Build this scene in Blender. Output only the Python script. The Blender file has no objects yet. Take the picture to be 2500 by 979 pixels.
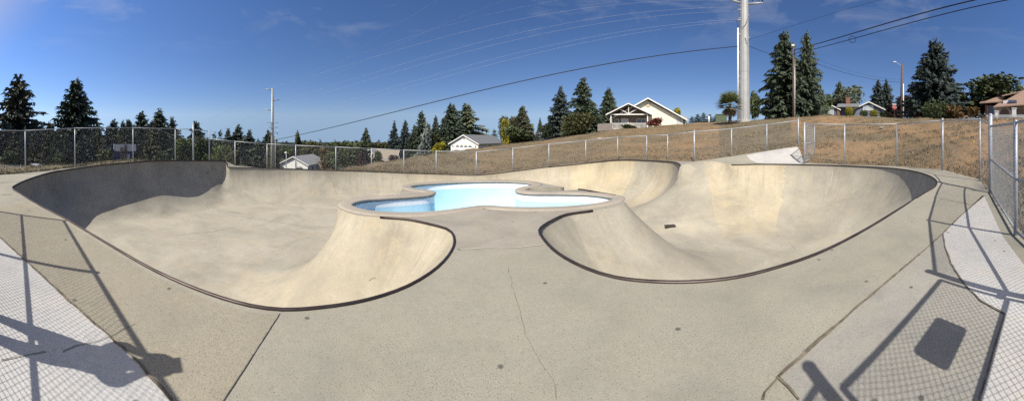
import bpy, bmesh, math, random
import numpy as np
from mathutils import Vector, Matrix
from mathutils.geometry import delaunay_2d_cdt
random.seed(7); np.random.seed(7)
S = bpy.context.scene
COL = S.collection
# ---------------------------------------------------------------- picture geometry
F, CX, CY, EYE = 740.0, 1250.0, 335.0, 1.5      # cylinder radius, centre column, horizon row, eye height
PI = math.pi
def az(px): return (px - CX) / F
def pz(px, py, z=0.0):
    d = (EYE - z) * F / (py - CY); a = az(px)
    return (d * math.sin(a), d * math.cos(a), z)
def pd(px, py, d):
    a = az(px)
    return (d * math.sin(a), d * math.cos(a), EYE - (py - CY) / F * d)
def zof(py, d): return EYE - (py - CY) / F * d

# ---------------------------------------------------------------- helpers
def tag(o, label=None, cat=None, group=None, kind=None):
    if label: o['label'] = label
    if cat: o['category'] = cat
    if group: o['group'] = group
    if kind: o['kind'] = kind
    return o
def empty(name, loc=(0, 0, 0), rz=0.0):
    o = bpy.data.objects.new(name, None); COL.objects.link(o)
    o.location = loc; o.rotation_euler = (0, 0, rz); o.empty_display_size = .2
    return o
class MB:
    def __init__(s): s.v = []; s.f = []; s.m = []; s.sm = []
    def add(s, vs, fs, m=0, smooth=False):
        b = len(s.v); s.v.extend([tuple(v) for v in vs])
        for f in fs: s.f.append(tuple(b + i for i in f)); s.m.append(m); s.sm.append(smooth)
    def box(s, c, size, rz=0.0, m=0, rx=0.0, ry=0.0):
        x, y, z = [k / 2 for k in size]
        M = Matrix.Translation(c) @ Matrix.Rotation(rz, 4, 'Z') @ Matrix.Rotation(ry, 4, 'Y') @ Matrix.Rotation(rx, 4, 'X')
        vs = [M @ Vector((a * x, b * y, d * z)) for a in (-1, 1) for b in (-1, 1) for d in (-1, 1)]
        s.add(vs, [(0, 1, 3, 2), (4, 6, 7, 5), (0, 4, 5, 1), (2, 3, 7, 6), (0, 2, 6, 4), (1, 5, 7, 3)], m)
    def b2(s, x0, x1, y0, y1, z0, z1, m=0): s.box(((x0 + x1) / 2, (y0 + y1) / 2, (z0 + z1) / 2), (abs(x1 - x0), abs(y1 - y0), abs(z1 - z0)), m=m)
    def tube(s, pts, r, n=8, m=0, cap=True, smooth=True):
        pts = [Vector(p) for p in pts]; rs = r if isinstance(r, (list, tuple)) else [r] * len(pts)
        vs = []; fs = []; prev = None
        for i, p in enumerate(pts):
            t = (pts[min(i + 1, len(pts) - 1)] - pts[max(i - 1, 0)])
            t = t.normalized() if t.length > 1e-9 else Vector((0, 0, 1))
            if prev is None:
                u = t.cross(Vector((0, 0, 1)))
                if u.length < 1e-3: u = t.cross(Vector((1, 0, 0)))
            else: u = prev - t * prev.dot(t)
            u.normalize(); prev = u; w = t.cross(u)
            for k in range(n):
                a = 2 * PI * k / n
                vs.append(p + (u * math.cos(a) + w * math.sin(a)) * rs[i])
        for i in range(len(pts) - 1):
            for k in range(n):
                k2 = (k + 1) % n
                fs.append((i * n + k, i * n + k2, (i + 1) * n + k2, (i + 1) * n + k))
        s.add(vs, fs, m, smooth)
        if cap and n > 2:
            b = len(s.v) - len(vs)
            s.f.append(tuple(b + k for k in reversed(range(n)))); s.m.append(m); s.sm.append(False)
            s.f.append(tuple(b + (len(pts) - 1) * n + k for k in range(n))); s.m.append(m); s.sm.append(False)
    def ball(s, c, r, seg=10, ring=6, m=0, sc=(1, 1, 1)):
        vs = []; fs = []
        for i in range(ring + 1):
            p = PI * i / ring
            for k in range(seg):
                a = 2 * PI * k / seg
                vs.append((c[0] + r * sc[0] * math.sin(p) * math.cos(a), c[1] + r * sc[1] * math.sin(p) * math.sin(a), c[2] + r * sc[2] * math.cos(p)))
        for i in range(ring):
            for k in range(seg):
                k2 = (k + 1) % seg
                fs.append((i * seg + k, (i + 1) * seg + k, (i + 1) * seg + k2, i * seg + k2))
        s.add(vs, fs, m, True)
    def mesh(s, name, mats):
        me = bpy.data.meshes.new(name); me.from_pydata(s.v, [], s.f); me.update()
        for mt in (mats if isinstance(mats, (list, tuple)) else [mats]): me.materials.append(mt)
        me.polygons.foreach_set('material_index', s.m); me.polygons.foreach_set('use_smooth', s.sm)
        return me
    def build(s, name, mats, parent=None):
        o = bpy.data.objects.new(name, s.mesh(name, mats)); COL.objects.link(o)
        if parent: o.parent = parent
        return o

# ---------------------------------------------------------------- materials
class NT:
    def __init__(s, name):
        s.mat = bpy.data.materials.new(name); s.mat.use_nodes = True
        s.t = s.mat.node_tree; s.t.nodes.clear()
        s.out = s.t.nodes.new('ShaderNodeOutputMaterial'); s.b = s.t.nodes.new('ShaderNodeBsdfPrincipled')
        s.t.links.new(s.b.outputs[0], s.out.inputs[0])
        s._c = None
    def n(s, typ, ins=None, **kw):
        nd = s.t.nodes.new(typ)
        for k, v in kw.items(): setattr(nd, k, v)
        for k, v in (ins or {}).items():
            if hasattr(v, 'links') and hasattr(v, 'node'): s.t.links.new(v, nd.inputs[k])
            else: nd.inputs[k].default_value = v
        return nd
    def co(s):
        if s._c is None: s._c = s.n('ShaderNodeTexCoord').outputs['Object']
        return s._c
    def noise(s, scale, detail=3, rough=.55, vec=None, dist=0.0):
        return s.n('ShaderNodeTexNoise', {'Vector': vec or s.co(), 'Scale': scale, 'Detail': detail, 'Roughness': rough, 'Distortion': dist}).outputs['Fac']
    def ramp(s, fac, stops, interp='LINEAR'):
        r = s.n('ShaderNodeValToRGB', {'Fac': fac}); r.color_ramp.interpolation = interp
        el = r.color_ramp.elements
        while len(el) < len(stops): el.new(.5)
        for e, (p, c) in zip(el, stops):
            e.position = p; e.color = (c, c, c, 1) if isinstance(c, (int, float)) else (*c, 1)
        return r.outputs[0]
    def mix(s, fac, a, b, blend='MIX'):
        m = s.n('ShaderNodeMix', data_type='RGBA', blend_type=blend)
        for i, v in ((0, fac), (6, a), (7, b)):
            if hasattr(v, 'links') and hasattr(v, 'node'): s.t.links.new(v, m.inputs[i])
            elif i == 0: m.inputs[0].default_value = v
            else: m.inputs[i].default_value = (*v, 1) if len(v) == 3 else v
        return m.outputs[2]
    def math(s, op, a, b=0.0):
        return s.n('ShaderNodeMath', {0: a, 1: b}, operation=op).outputs[0]
    def mapr(s, v, a, b, c=0.0, d=1.0):
        return s.n('ShaderNodeMapRange', {0: v, 1: a, 2: b, 3: c, 4: d}).outputs[0]
    def attr(s, name): return s.n('ShaderNodeAttribute', attribute_name=name).outputs['Fac']
    def bump(s, h, strength=.3, dist=.02):
        s.t.links.new(s.n('ShaderNodeBump', {'Height': h, 'Strength': strength, 'Distance': dist}).outputs[0], s.b.inputs['Normal'])
    def fin(s, col, rough=.8, metal=0.0, spec=.3):
        for k, v in (('Base Color', col), ('Roughness', rough), ('Metallic', metal), ('Specular IOR Level', spec)):
            if hasattr(v, 'links') and hasattr(v, 'node'): s.t.links.new(v, s.b.inputs[k])
            else: s.b.inputs[k].default_value = (*v, 1) if k == 'Base Color' else v
        return s.mat
def plain(name, col, rough=.6, metal=0.0, var=.25, scale=6.0):
    m = NT(name)
    c = m.mix(m.mapr(m.noise(scale, 4), .3, .7), tuple(k * (1 - var) for k in col), tuple(min(1, k * (1 + var)) for k in col))
    return m.fin(c, rough, metal)

def concrete(name, base, speck=1.0, spots=True, streak=False, blot=.27, scale=1.0):
    m = NT(name)
    lo = tuple(k * (1 - blot) for k in base); hi = tuple(min(.95, k * (1 + blot * .75)) for k in base)
    big = m.noise(.55 * scale, 6, .62, dist=.6)
    c = m.mix(m.mapr(big, .33, .67), lo, hi)
    warm = m.noise(1.7 * scale, 5, .65)
    c = m.mix(m.mapr(warm, .48, .70, 0, .6), c, tuple(k * f for k, f in zip(base, (1.20, 1.10, .93))))
    grey = m.noise(3.1 * scale, 6, .7)
    c = m.mix(m.mapr(grey, .52, .72, 0, .6), c, tuple(k * f for k, f in zip(base, (.68, .70, .72))))
    pale = m.noise(5.3 * scale, 4, .75)
    c = m.mix(m.mapr(pale, .58, .74, 0, .6), c, tuple(min(.9, k * f) for k, f in zip(base, (1.34, 1.32, 1.24))))
    pm = m.mapr(m.noise(1.1 * scale, 4, .6, dist=.4), .36, .64, .2, 1.0); sp_ = m.math('MULTIPLY', pm, speck)
    mid = m.noise(17.0, 4, .75)
    c = m.mix(m.mapr(mid, .42, .66, 0, .42 * speck), c, tuple(k * .62 for k in base))
    gr = m.noise(100.0, 3, .8)
    c = m.mix(m.math('MULTIPLY', m.mapr(gr, .38, .62, 0, .8), sp_), c, tuple(min(.9, k * f) for k, f in zip(base, (1.55, 1.5, 1.42))))
    c = m.mix(m.math('MULTIPLY', m.mapr(m.noise(84.0, 3, .8), .50, .64, 0, .75), sp_), c, tuple(k * .42 for k in base))
    v = m.n('ShaderNodeTexVoronoi', {'Vector': m.co(), 'Scale': 62.0}, feature='F1')
    sp = m.mapr(v.outputs['Distance'], .18, .34, 1, 0)
    pick = m.mapr(m.n('ShaderNodeSeparateColor', {0: v.outputs['Color']}).outputs[0], .55, .8)
    c = m.mix(m.math('MULTIPLY', m.math('MULTIPLY', sp, pick), .75 * speck), c, (.10, .09, .08))
    fine = m.noise(110.0, 2, .8)
    c = m.mix(m.mapr(fine, .35, .65, 0, .45 * speck), c, tuple(min(.9, k * 1.35) for k in base))
    if spots:
        w = m.n('ShaderNodeTexVoronoi', {'Vector': m.co(), 'Scale': 1.25, 'Randomness': 1.0}, feature='F1', voronoi_dimensions='2D')
        dd = m.math('ADD', w.outputs['Distance'], m.mapr(m.noise(30, 2), 0, 1, -.012, .012))
        gate = m.mapr(m.n('ShaderNodeSeparateColor', {0: w.outputs['Color']}).outputs[1], .42, .44)
        c = m.mix(m.math('MULTIPLY', m.math('MULTIPLY', m.mapr(dd, .016, .034, 1, 0), gate), .75), c, (.06, .055, .05))
    if streak:
        uv = m.n('ShaderNodeTexCoord').outputs['UV']
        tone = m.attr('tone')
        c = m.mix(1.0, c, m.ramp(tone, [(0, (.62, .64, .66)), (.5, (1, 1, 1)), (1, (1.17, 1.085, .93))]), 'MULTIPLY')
        st = m.n('ShaderNodeTexNoise', {'Vector': m.n('ShaderNodeMapping', {'Vector': uv, 'Scale': (3.2, .55, 1)}).outputs[0], 'Scale': 1.6, 'Detail': 6, 'Roughness': .7}).outputs['Fac']
        top = m.mapr(m.n('ShaderNodeSeparateXYZ', {0: uv}).outputs[1], .0, 1.3, 1, .25)
        c = m.mix(m.math('MULTIPLY', m.mapr(st, .5, .72, 0, .42), top), c, tuple(k * .45 for k in base))
        pv = m.n('ShaderNodeTexNoise', {'Vector': m.n('ShaderNodeMapping', {'Vector': uv, 'Scale': (.9, 2.2, 1)}).outputs[0], 'Scale': 2.3, 'Detail': 5, 'Roughness': .7}).outputs['Fac']
        c = m.mix(m.mapr(pv, .56, .75, 0, .45), c, tuple(min(.9, k * 1.3) for k in base))
    m.bump(m.math('ADD', m.math('MULTIPLY', fine, .5), sp), .25 * speck, .004)
    return m.fin(c, .88, spec=.2)

M = {}
M['deck'] = concrete('deck_concrete', (.278, .262, .212), 1.0)
M['deck2'] = concrete('deck_concrete_tan', (.262, .238, .182), .95)
M['isth'] = concrete('platform_concrete', (.300, .275, .228), .55, scale=1.6)
M['white'] = concrete('pale_concrete', (.44, .43, .405), .5, blot=.14)
M['grey'] = concrete('grey_concrete', (.285, .272, .235), .7)
M['bowl'] = concrete('bowl_concrete', (.350, .322, .258), .55, spots=False, streak=True, blot=.33)
M['ring'] = concrete('coping_concrete', (.33, .295, .245), .5, spots=False)
M['steel'] = plain('coping_steel', (.070, .054, .050), .45, .6, .35, 3)
M['galv'] = plain('galvanised', (.38, .40, .42), .6, .3, .12, 9)
M['wire'] = plain('chain_wire', (.27, .28, .29), .7, 0, .1, 9)
M['galvpost'] = plain('galvanised_post', (.40, .43, .47), .5, .35, .15, 7)
M['joint'] = plain('joint_dirt', (.15, .125, .09), .95, 0, .5, 12)
M['crack'] = plain('crack_dirt', (.235, .212, .165), .95, 0, .4, 20)
M['polesteel'] = plain('pole_steel', (.38, .38, .37), .55, .25, .10, 1.2)
M['wood'] = plain('weathered_wood', (.13, .085, .06), .9, 0, .3, 5)
M['fencewood'] = plain('grey_boards', (.34, .30, .27), .9, 0, .2, 5)
M['whitep'] = plain('white_paint', (.74, .73, .69), .6, 0, .06, 3)
M['cream'] = plain('cream_siding', (.80, .76, .62), .7, 0, .05, 2)
M['bluegrey'] = plain('blue_siding', (.10, .13, .19), .7, 0, .1, 3)
M['roofgrey'] = plain('grey_shingles', (.17, .175, .18), .9, 0, .2, 4)
M['roofgrey2'] = plain('pale_shingles', (.26, .26, .26), .9, 0, .2, 4)
M['rooftan'] = plain('tan_shingles', (.27, .23, .18), .9, 0, .2, 4)
M['rooftile'] = plain('brown_tiles', (.30, .20, .145), .85, 0, .3, 8)
M['soffit'] = plain('taupe_siding', (.20, .165, .135), .8, 0, .1, 3)
M['beige'] = plain('beige_stucco', (.46, .38, .30), .85, 0, .08, 3)
M['brick'] = plain('red_brick', (.24, .11, .08), .9, 0, .3, 10)
M['glass'] = NT('dark_glass').fin((.05, .06, .08), .08, 0, .6)
M['glassl'] = NT('curtained_glass').fin((.42, .45, .48), .15, 0, .6)
M['cable'] = plain('black_cable', (.02, .02, .022), .6, 0, .1, 3)
M['alu'] = plain('aluminium_cable', (.36, .37, .39), .7, 0.0, .1, 3)
M['red'] = plain('sign_red', (.62, .03, .03), .5, 0, .1, 3)
M['green'] = plain('sign_green', (.02, .20, .10), .5, 0, .1, 3)
M['boxgreen'] = plain('cabinet_green', (.09, .12, .07), .6, 0, .1, 3)
M['yellow'] = plain('yellow_plastic', (.75, .50, .03), .5, 0, .1, 3)
M['blue'] = plain('blue_paint', (.014, .024, .085), .5, 0, .15, 3)
M['panel'] = plain('grey_panel', (.45, .45, .45), .6, 0, .08, 3)
M['bark'] = plain('bark', (.095, .07, .055), .95, 0, .35, 6)
M['rock'] = plain('rock', (.32, .29, .26), .95, 0, .25, 6)
M['cloth_dark'] = plain('dark_cloth', (.03, .035, .05), .9)
M['cloth_grey'] = plain('grey_cloth', (.16, .17, .19), .9)
M['skin'] = plain('skin', (.45, .28, .20), .6, 0, .08)
M['rust'] = plain('drain_iron', (.15, .135, .12), .7, .5, .3, 12)

def pool_paint():
    m = NT('pool_paint')
    z = m.n('ShaderNodeSeparateXYZ', {0: m.co()}).outputs[2]
    n1 = m.noise(2.2, 6, .7); n2 = m.noise(14, 4, .7)
    blue = m.mix(m.mapr(n1, .35, .7), (.44, .69, .82), (.52, .77, .86))
    blue = m.mix(m.mapr(n2, .62, .78, 0, .15), blue, (.36, .54, .74))
    wht = m.mix(m.mapr(n2, .6, .75, 0, .45), (.88, .88, .88), (.60, .66, .74))
    zz = m.math('ADD', z, m.mapr(n1, 0, 1, -.012, .012))
    c = m.mix(m.mapr(zz, -.222, -.214), blue, wht)
    return m.fin(c, .55, spec=.3)
M['pool'] = pool_paint()
M['tile'] = plain('dark_tile', (.24, .24, .24), .5, 0, .45, 30)

def ground_mat():
    m = NT('dry_ground')
    n1 = m.noise(.16, 6, .65, dist=.8); n2 = m.noise(.55, 6, .7, dist=.5); n3 = m.noise(4.5, 5, .75); n4 = m.noise(.09, 5, .6)
    c = m.mix(m.mapr(n2, .36, .64), (.100, .084, .054), (.225, .180, .115))
    c = m.mix(m.mapr(n3, .35, .7, 0, .6), c, (.20, .155, .095))
    c = m.mix(m.mapr(n2, .50, .66, 0, .55), c, (.105, .10, .058))
    d = m.attr('dirt')
    c = m.mix(m.math('MULTIPLY', m.mapr(m.math('ADD', n1, m.math('MULTIPLY', n3, .35)), .55, .80), d), c, (.40, .235, .115))
    c = m.mix(m.attr('wooded'), c, m.mix(m.mapr(n2, .3, .7), (.018, .026, .018), (.05, .06, .035)))
    m.bump(n3, .8, .12)
    return m.fin(c, .95, spec=.1)
M['ground'] = ground_mat()

def leaf(name, dark, light, tr=.25):
    m = NT(name)
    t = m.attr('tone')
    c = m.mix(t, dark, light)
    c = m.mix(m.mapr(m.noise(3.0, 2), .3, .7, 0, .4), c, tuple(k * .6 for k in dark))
    m.fin(c, .75, spec=.25)
    return m.mat
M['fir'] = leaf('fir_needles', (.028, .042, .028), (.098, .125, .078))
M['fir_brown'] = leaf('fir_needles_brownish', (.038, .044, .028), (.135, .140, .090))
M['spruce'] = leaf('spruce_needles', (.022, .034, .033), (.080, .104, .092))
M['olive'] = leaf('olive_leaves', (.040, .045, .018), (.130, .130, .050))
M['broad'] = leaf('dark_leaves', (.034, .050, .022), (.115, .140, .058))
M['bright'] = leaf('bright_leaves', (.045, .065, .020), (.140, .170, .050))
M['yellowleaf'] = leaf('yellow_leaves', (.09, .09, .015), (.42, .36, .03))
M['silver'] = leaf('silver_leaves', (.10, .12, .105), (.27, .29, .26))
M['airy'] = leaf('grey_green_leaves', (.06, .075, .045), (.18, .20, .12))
M['plum'] = leaf('plum_leaves', (.018, .010, .012), (.060, .030, .032))
M['redleaf'] = leaf('red_leaves', (.10, .035, .028), (.26, .085, .060))
M['rustleaf'] = leaf('rusty_leaves', (.060, .050, .020), (.22, .12, .045))
M['frond'] = leaf('palm_fronds', (.07, .09, .03), (.22, .24, .10))
M['deadfrond'] = leaf('dead_fronds', (.12, .085, .05), (.26, .20, .12))
M['straw'] = leaf('straw', (.13, .105, .065), (.30, .24, .145))
M['weed'] = leaf('weeds', (.06, .06, .03), (.26, .23, .13))

# ---------------------------------------------------------------- the plan: bowl rim, pool rim, fence line
# rim control points: px, py, ('z',v)|('d',v), W = run of the curved wall, k = 1 wall / 0 roll-in, tone, corner flag
def rim_pt(px, py, how, val): return pz(px, py, val) if how == 'z' else pd(px, py, val)
R = []
def rp(px, py, how, val, W=2.3, k=1.0, tone=.5, corner=False): R.append((rim_pt(px, py, how, val), W, k, tone, corner, px))
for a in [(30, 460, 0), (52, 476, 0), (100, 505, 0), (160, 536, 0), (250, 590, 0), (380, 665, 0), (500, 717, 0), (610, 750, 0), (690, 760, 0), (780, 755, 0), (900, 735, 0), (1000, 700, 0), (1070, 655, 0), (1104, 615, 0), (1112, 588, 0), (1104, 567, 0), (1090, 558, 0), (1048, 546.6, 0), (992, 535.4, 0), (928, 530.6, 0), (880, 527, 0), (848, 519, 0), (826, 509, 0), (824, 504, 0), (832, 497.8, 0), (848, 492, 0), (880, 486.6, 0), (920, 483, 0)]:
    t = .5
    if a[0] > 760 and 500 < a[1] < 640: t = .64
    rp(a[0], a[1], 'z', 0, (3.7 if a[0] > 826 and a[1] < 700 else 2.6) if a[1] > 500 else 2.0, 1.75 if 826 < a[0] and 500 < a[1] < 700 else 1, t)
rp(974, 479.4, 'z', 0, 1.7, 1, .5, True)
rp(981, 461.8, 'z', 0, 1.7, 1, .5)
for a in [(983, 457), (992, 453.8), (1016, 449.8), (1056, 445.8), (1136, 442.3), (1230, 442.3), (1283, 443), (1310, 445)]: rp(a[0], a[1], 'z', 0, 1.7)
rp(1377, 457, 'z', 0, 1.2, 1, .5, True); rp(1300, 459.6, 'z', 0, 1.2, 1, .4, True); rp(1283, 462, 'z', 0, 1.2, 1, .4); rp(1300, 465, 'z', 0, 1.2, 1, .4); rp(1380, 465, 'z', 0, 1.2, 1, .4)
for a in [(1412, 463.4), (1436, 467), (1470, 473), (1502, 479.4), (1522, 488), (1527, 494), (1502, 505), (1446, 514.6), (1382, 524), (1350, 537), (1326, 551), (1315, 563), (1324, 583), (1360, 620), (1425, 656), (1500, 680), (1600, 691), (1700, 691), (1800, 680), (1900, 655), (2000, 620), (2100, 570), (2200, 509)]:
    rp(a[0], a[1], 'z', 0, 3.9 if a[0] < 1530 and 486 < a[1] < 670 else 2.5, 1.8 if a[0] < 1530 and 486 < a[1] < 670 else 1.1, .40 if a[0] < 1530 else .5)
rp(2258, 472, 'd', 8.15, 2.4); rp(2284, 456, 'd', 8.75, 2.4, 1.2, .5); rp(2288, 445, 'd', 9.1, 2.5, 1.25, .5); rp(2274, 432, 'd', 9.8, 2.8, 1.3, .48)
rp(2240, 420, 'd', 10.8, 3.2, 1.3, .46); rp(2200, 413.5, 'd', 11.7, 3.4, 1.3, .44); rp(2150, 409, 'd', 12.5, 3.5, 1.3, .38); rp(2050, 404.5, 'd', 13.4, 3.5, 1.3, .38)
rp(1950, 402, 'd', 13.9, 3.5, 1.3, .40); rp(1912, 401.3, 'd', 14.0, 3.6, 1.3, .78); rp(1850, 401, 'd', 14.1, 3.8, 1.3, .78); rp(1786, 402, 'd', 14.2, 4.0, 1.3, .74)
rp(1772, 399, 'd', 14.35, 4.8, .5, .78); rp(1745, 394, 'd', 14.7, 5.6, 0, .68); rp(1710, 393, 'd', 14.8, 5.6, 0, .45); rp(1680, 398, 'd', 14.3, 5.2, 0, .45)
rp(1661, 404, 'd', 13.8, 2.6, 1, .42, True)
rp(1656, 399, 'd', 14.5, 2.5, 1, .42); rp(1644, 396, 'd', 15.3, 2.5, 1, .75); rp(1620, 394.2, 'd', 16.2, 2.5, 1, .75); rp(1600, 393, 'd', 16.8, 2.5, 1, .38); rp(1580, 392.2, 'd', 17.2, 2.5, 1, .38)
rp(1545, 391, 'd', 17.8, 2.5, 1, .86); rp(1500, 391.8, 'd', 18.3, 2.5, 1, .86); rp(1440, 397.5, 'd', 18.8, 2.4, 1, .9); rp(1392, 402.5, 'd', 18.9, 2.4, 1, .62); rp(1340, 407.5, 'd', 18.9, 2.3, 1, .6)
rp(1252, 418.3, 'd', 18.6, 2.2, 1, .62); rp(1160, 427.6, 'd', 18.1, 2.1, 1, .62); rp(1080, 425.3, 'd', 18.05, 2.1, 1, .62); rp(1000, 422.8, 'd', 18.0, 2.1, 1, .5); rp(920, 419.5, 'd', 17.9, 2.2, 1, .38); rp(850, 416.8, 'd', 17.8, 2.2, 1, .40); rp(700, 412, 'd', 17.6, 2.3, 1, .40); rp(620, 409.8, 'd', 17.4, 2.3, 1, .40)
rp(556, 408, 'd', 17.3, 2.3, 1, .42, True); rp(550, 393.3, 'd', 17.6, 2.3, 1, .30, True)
rp(465, 392.6, 'd', 16.6, 2.4, 1, .30); rp(380, 393.2, 'd', 15.4, 2.4, 1, .30); rp(320, 397, 'd', 14.9, 2.4, 1, .30); rp(250, 403, 'd', 14.3, 2.4, 1, .30); rp(190, 411, 'd', 13.7, 2.4, 1, .30); rp(130, 420.3, 'd', 12.9, 2.2, 1, .30); rp(76, 436, 'd', 11.1, 2.0, 1, .30); rp(42, 450.5, 'd', 9.6, 2.0, 1, .30)  # low tone here paints the left wall's shade into its concrete colour

def catmull(pts, corners, step=.14):
    n = len(pts); out = []; idx = []
    P = [np.array(p, float) for p in pts]
    for i in range(n):
        p1, p2 = P[i], P[(i + 1) % n]
        p0 = P[i - 1] if not corners[i] else p1 - (p2 - p1)
        p3 = P[(i + 2) % n] if not corners[(i + 1) % n] else p2 + (p2 - p1)
        L = np.linalg.norm((p2 - p1)[:2]); k = max(1, int(L / step))
        d1, d2, d3 = [max(1e-4, np.linalg.norm((a - b)[:2]) ** .5) for a, b in ((p1, p0), (p2, p1), (p3, p2))]
        m1 = (p1 - p0) / d1 - (p2 - p0) / (d1 + d2) + (p2 - p1) / d2
        m2 = (p2 - p1) / d2 - (p3 - p1) / (d2 + d3) + (p3 - p2) / d3
        m1 = m1 * d2; m2 = m2 * d2
        for j in range(k):
            t = j / k
            out.append((2 * t ** 3 - 3 * t * t + 1) * p1 + (t ** 3 - 2 * t * t + t) * m1 + (-2 * t ** 3 + 3 * t * t) * p2 + (t ** 3 - t * t) * m2)
            idx.append(i + t)
    return np.array(out), np.array(idx)

def inside(P, poly):
    x, y = P[:, 0], P[:, 1]; c = np.zeros(len(P), bool); n = len(poly)
    for i in range(n):
        x1, y1 = poly[i - 1][:2]; x2, y2 = poly[i][:2]
        if y1 == y2: continue
        cond = (y1 > y) != (y2 > y)
        c ^= cond & (x < (x2 - x1) * (y - y1) / (y2 - y1) + x1)
    return c
def nearest(P, Q):
    """distance from P to points Q (dense samples) and index"""
    D = np.empty(len(P)); I = np.empty(len(P), int)
    for a in range(0, len(P), 2000):
        d = np.linalg.norm(P[a:a + 2000, None, :2] - Q[None, :, :2], axis=2)
        I[a:a + 2000] = d.argmin(1); D[a:a + 2000] = d.min(1)
    return D, I

RIM, RIDX = catmull([r[0] for r in R], [r[4] for r in R])
def interp_attr(col, idx, step=False):
    i0 = np.floor(idx).astype(int); t = idx - i0; v = np.array([r[col] for r in R], float)
    return v[i0] if step else v[i0] * (1 - t) + v[(i0 + 1) % len(v)] * t
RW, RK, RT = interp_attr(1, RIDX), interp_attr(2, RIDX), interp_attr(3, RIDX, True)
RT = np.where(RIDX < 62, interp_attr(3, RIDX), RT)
ci = [i for i, r in enumerate(R) if r[5] == 1661][0]      # the end of the far wall is a sharp edge: no blending into the roll-in
RW[(RIDX > ci - .999) & (RIDX < ci)] = 5.2; RK[(RIDX > ci - .999) & (RIDX < ci)] = 0
POOLPX = [(855, 501.8), (859, 497.8), (872, 493), (896, 488.2), (944, 484.2), (1008, 480.2), (1048, 476.6), (1060, 473), (1059, 469.5), (1046, 466), (1021, 463.2), (1005, 459.8), (1001, 456.4), (1011, 453), (1040, 449.3), (1088, 446), (1136, 444), (1185, 443.4), (1230, 443.6), (1270, 444.8), (1295, 447.4), (1304, 450), (1296, 453.6), (1276, 457.8), (1263, 462), (1260, 466), (1272, 470), (1294, 472.3), (1334, 472.8), (1374, 473), (1438, 474.8), (1482, 480), (1499, 485.5), (1494, 489.8), (1470, 496.2), (1438, 501), (1374, 506.3), (1310, 508.2), (1246, 507.2), (1206, 504.5), (1184, 503.6), (1160, 505.5), (1125, 510.5), (1080, 516.2), (1024, 520.8), (976, 521.3), (928, 519), (896, 515.4), (872, 509.8), (859, 505.3)]
POOL, _ = catmull([pz(x, y, 0) for x, y in POOLPX], [False] * len(POOLPX), .10)

def cdt(pts, loops, keep):
    """triangulate pts with closed constraint loops (lists of indices); keep(centroids) filters"""
    edges = []
    for lp in loops: edges += [(lp[i - 1], lp[i]) for i in range(len(lp))]
    v, e, f, ov, oe, of = delaunay_2d_cdt([Vector((float(p[0]), float(p[1]))) for p in pts], edges, [], 0, 1e-5)
    V = np.array([(a.x, a.y) for a in v]); T = np.array([t for t in f if len(t) == 3])
    T = T[keep(V[T].mean(1))]
    a, b, c = V[T[:, 0]], V[T[:, 1]], V[T[:, 2]]
    cr = (b[:, 0] - a[:, 0]) * (c[:, 1] - a[:, 1]) - (b[:, 1] - a[:, 1]) * (c[:, 0] - a[:, 0])
    T[cr < 0] = T[cr < 0][:, ::-1]
    return V, T
def signed_area(p): return .5 * np.sum(p[:, 0] * np.roll(p[:, 1], -1) - np.roll(p[:, 0], -1) * p[:, 1])
def normals_in(p):
    t = np.roll(p, -1, 0)[:, :2] - np.roll(p, 1, 0)[:, :2]
    t /= np.linalg.norm(t, axis=1)[:, None] + 1e-9
    n = np.stack([-t[:, 1], t[:, 0]], 1)
    return n if signed_area(p) > 0 else -n

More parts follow.
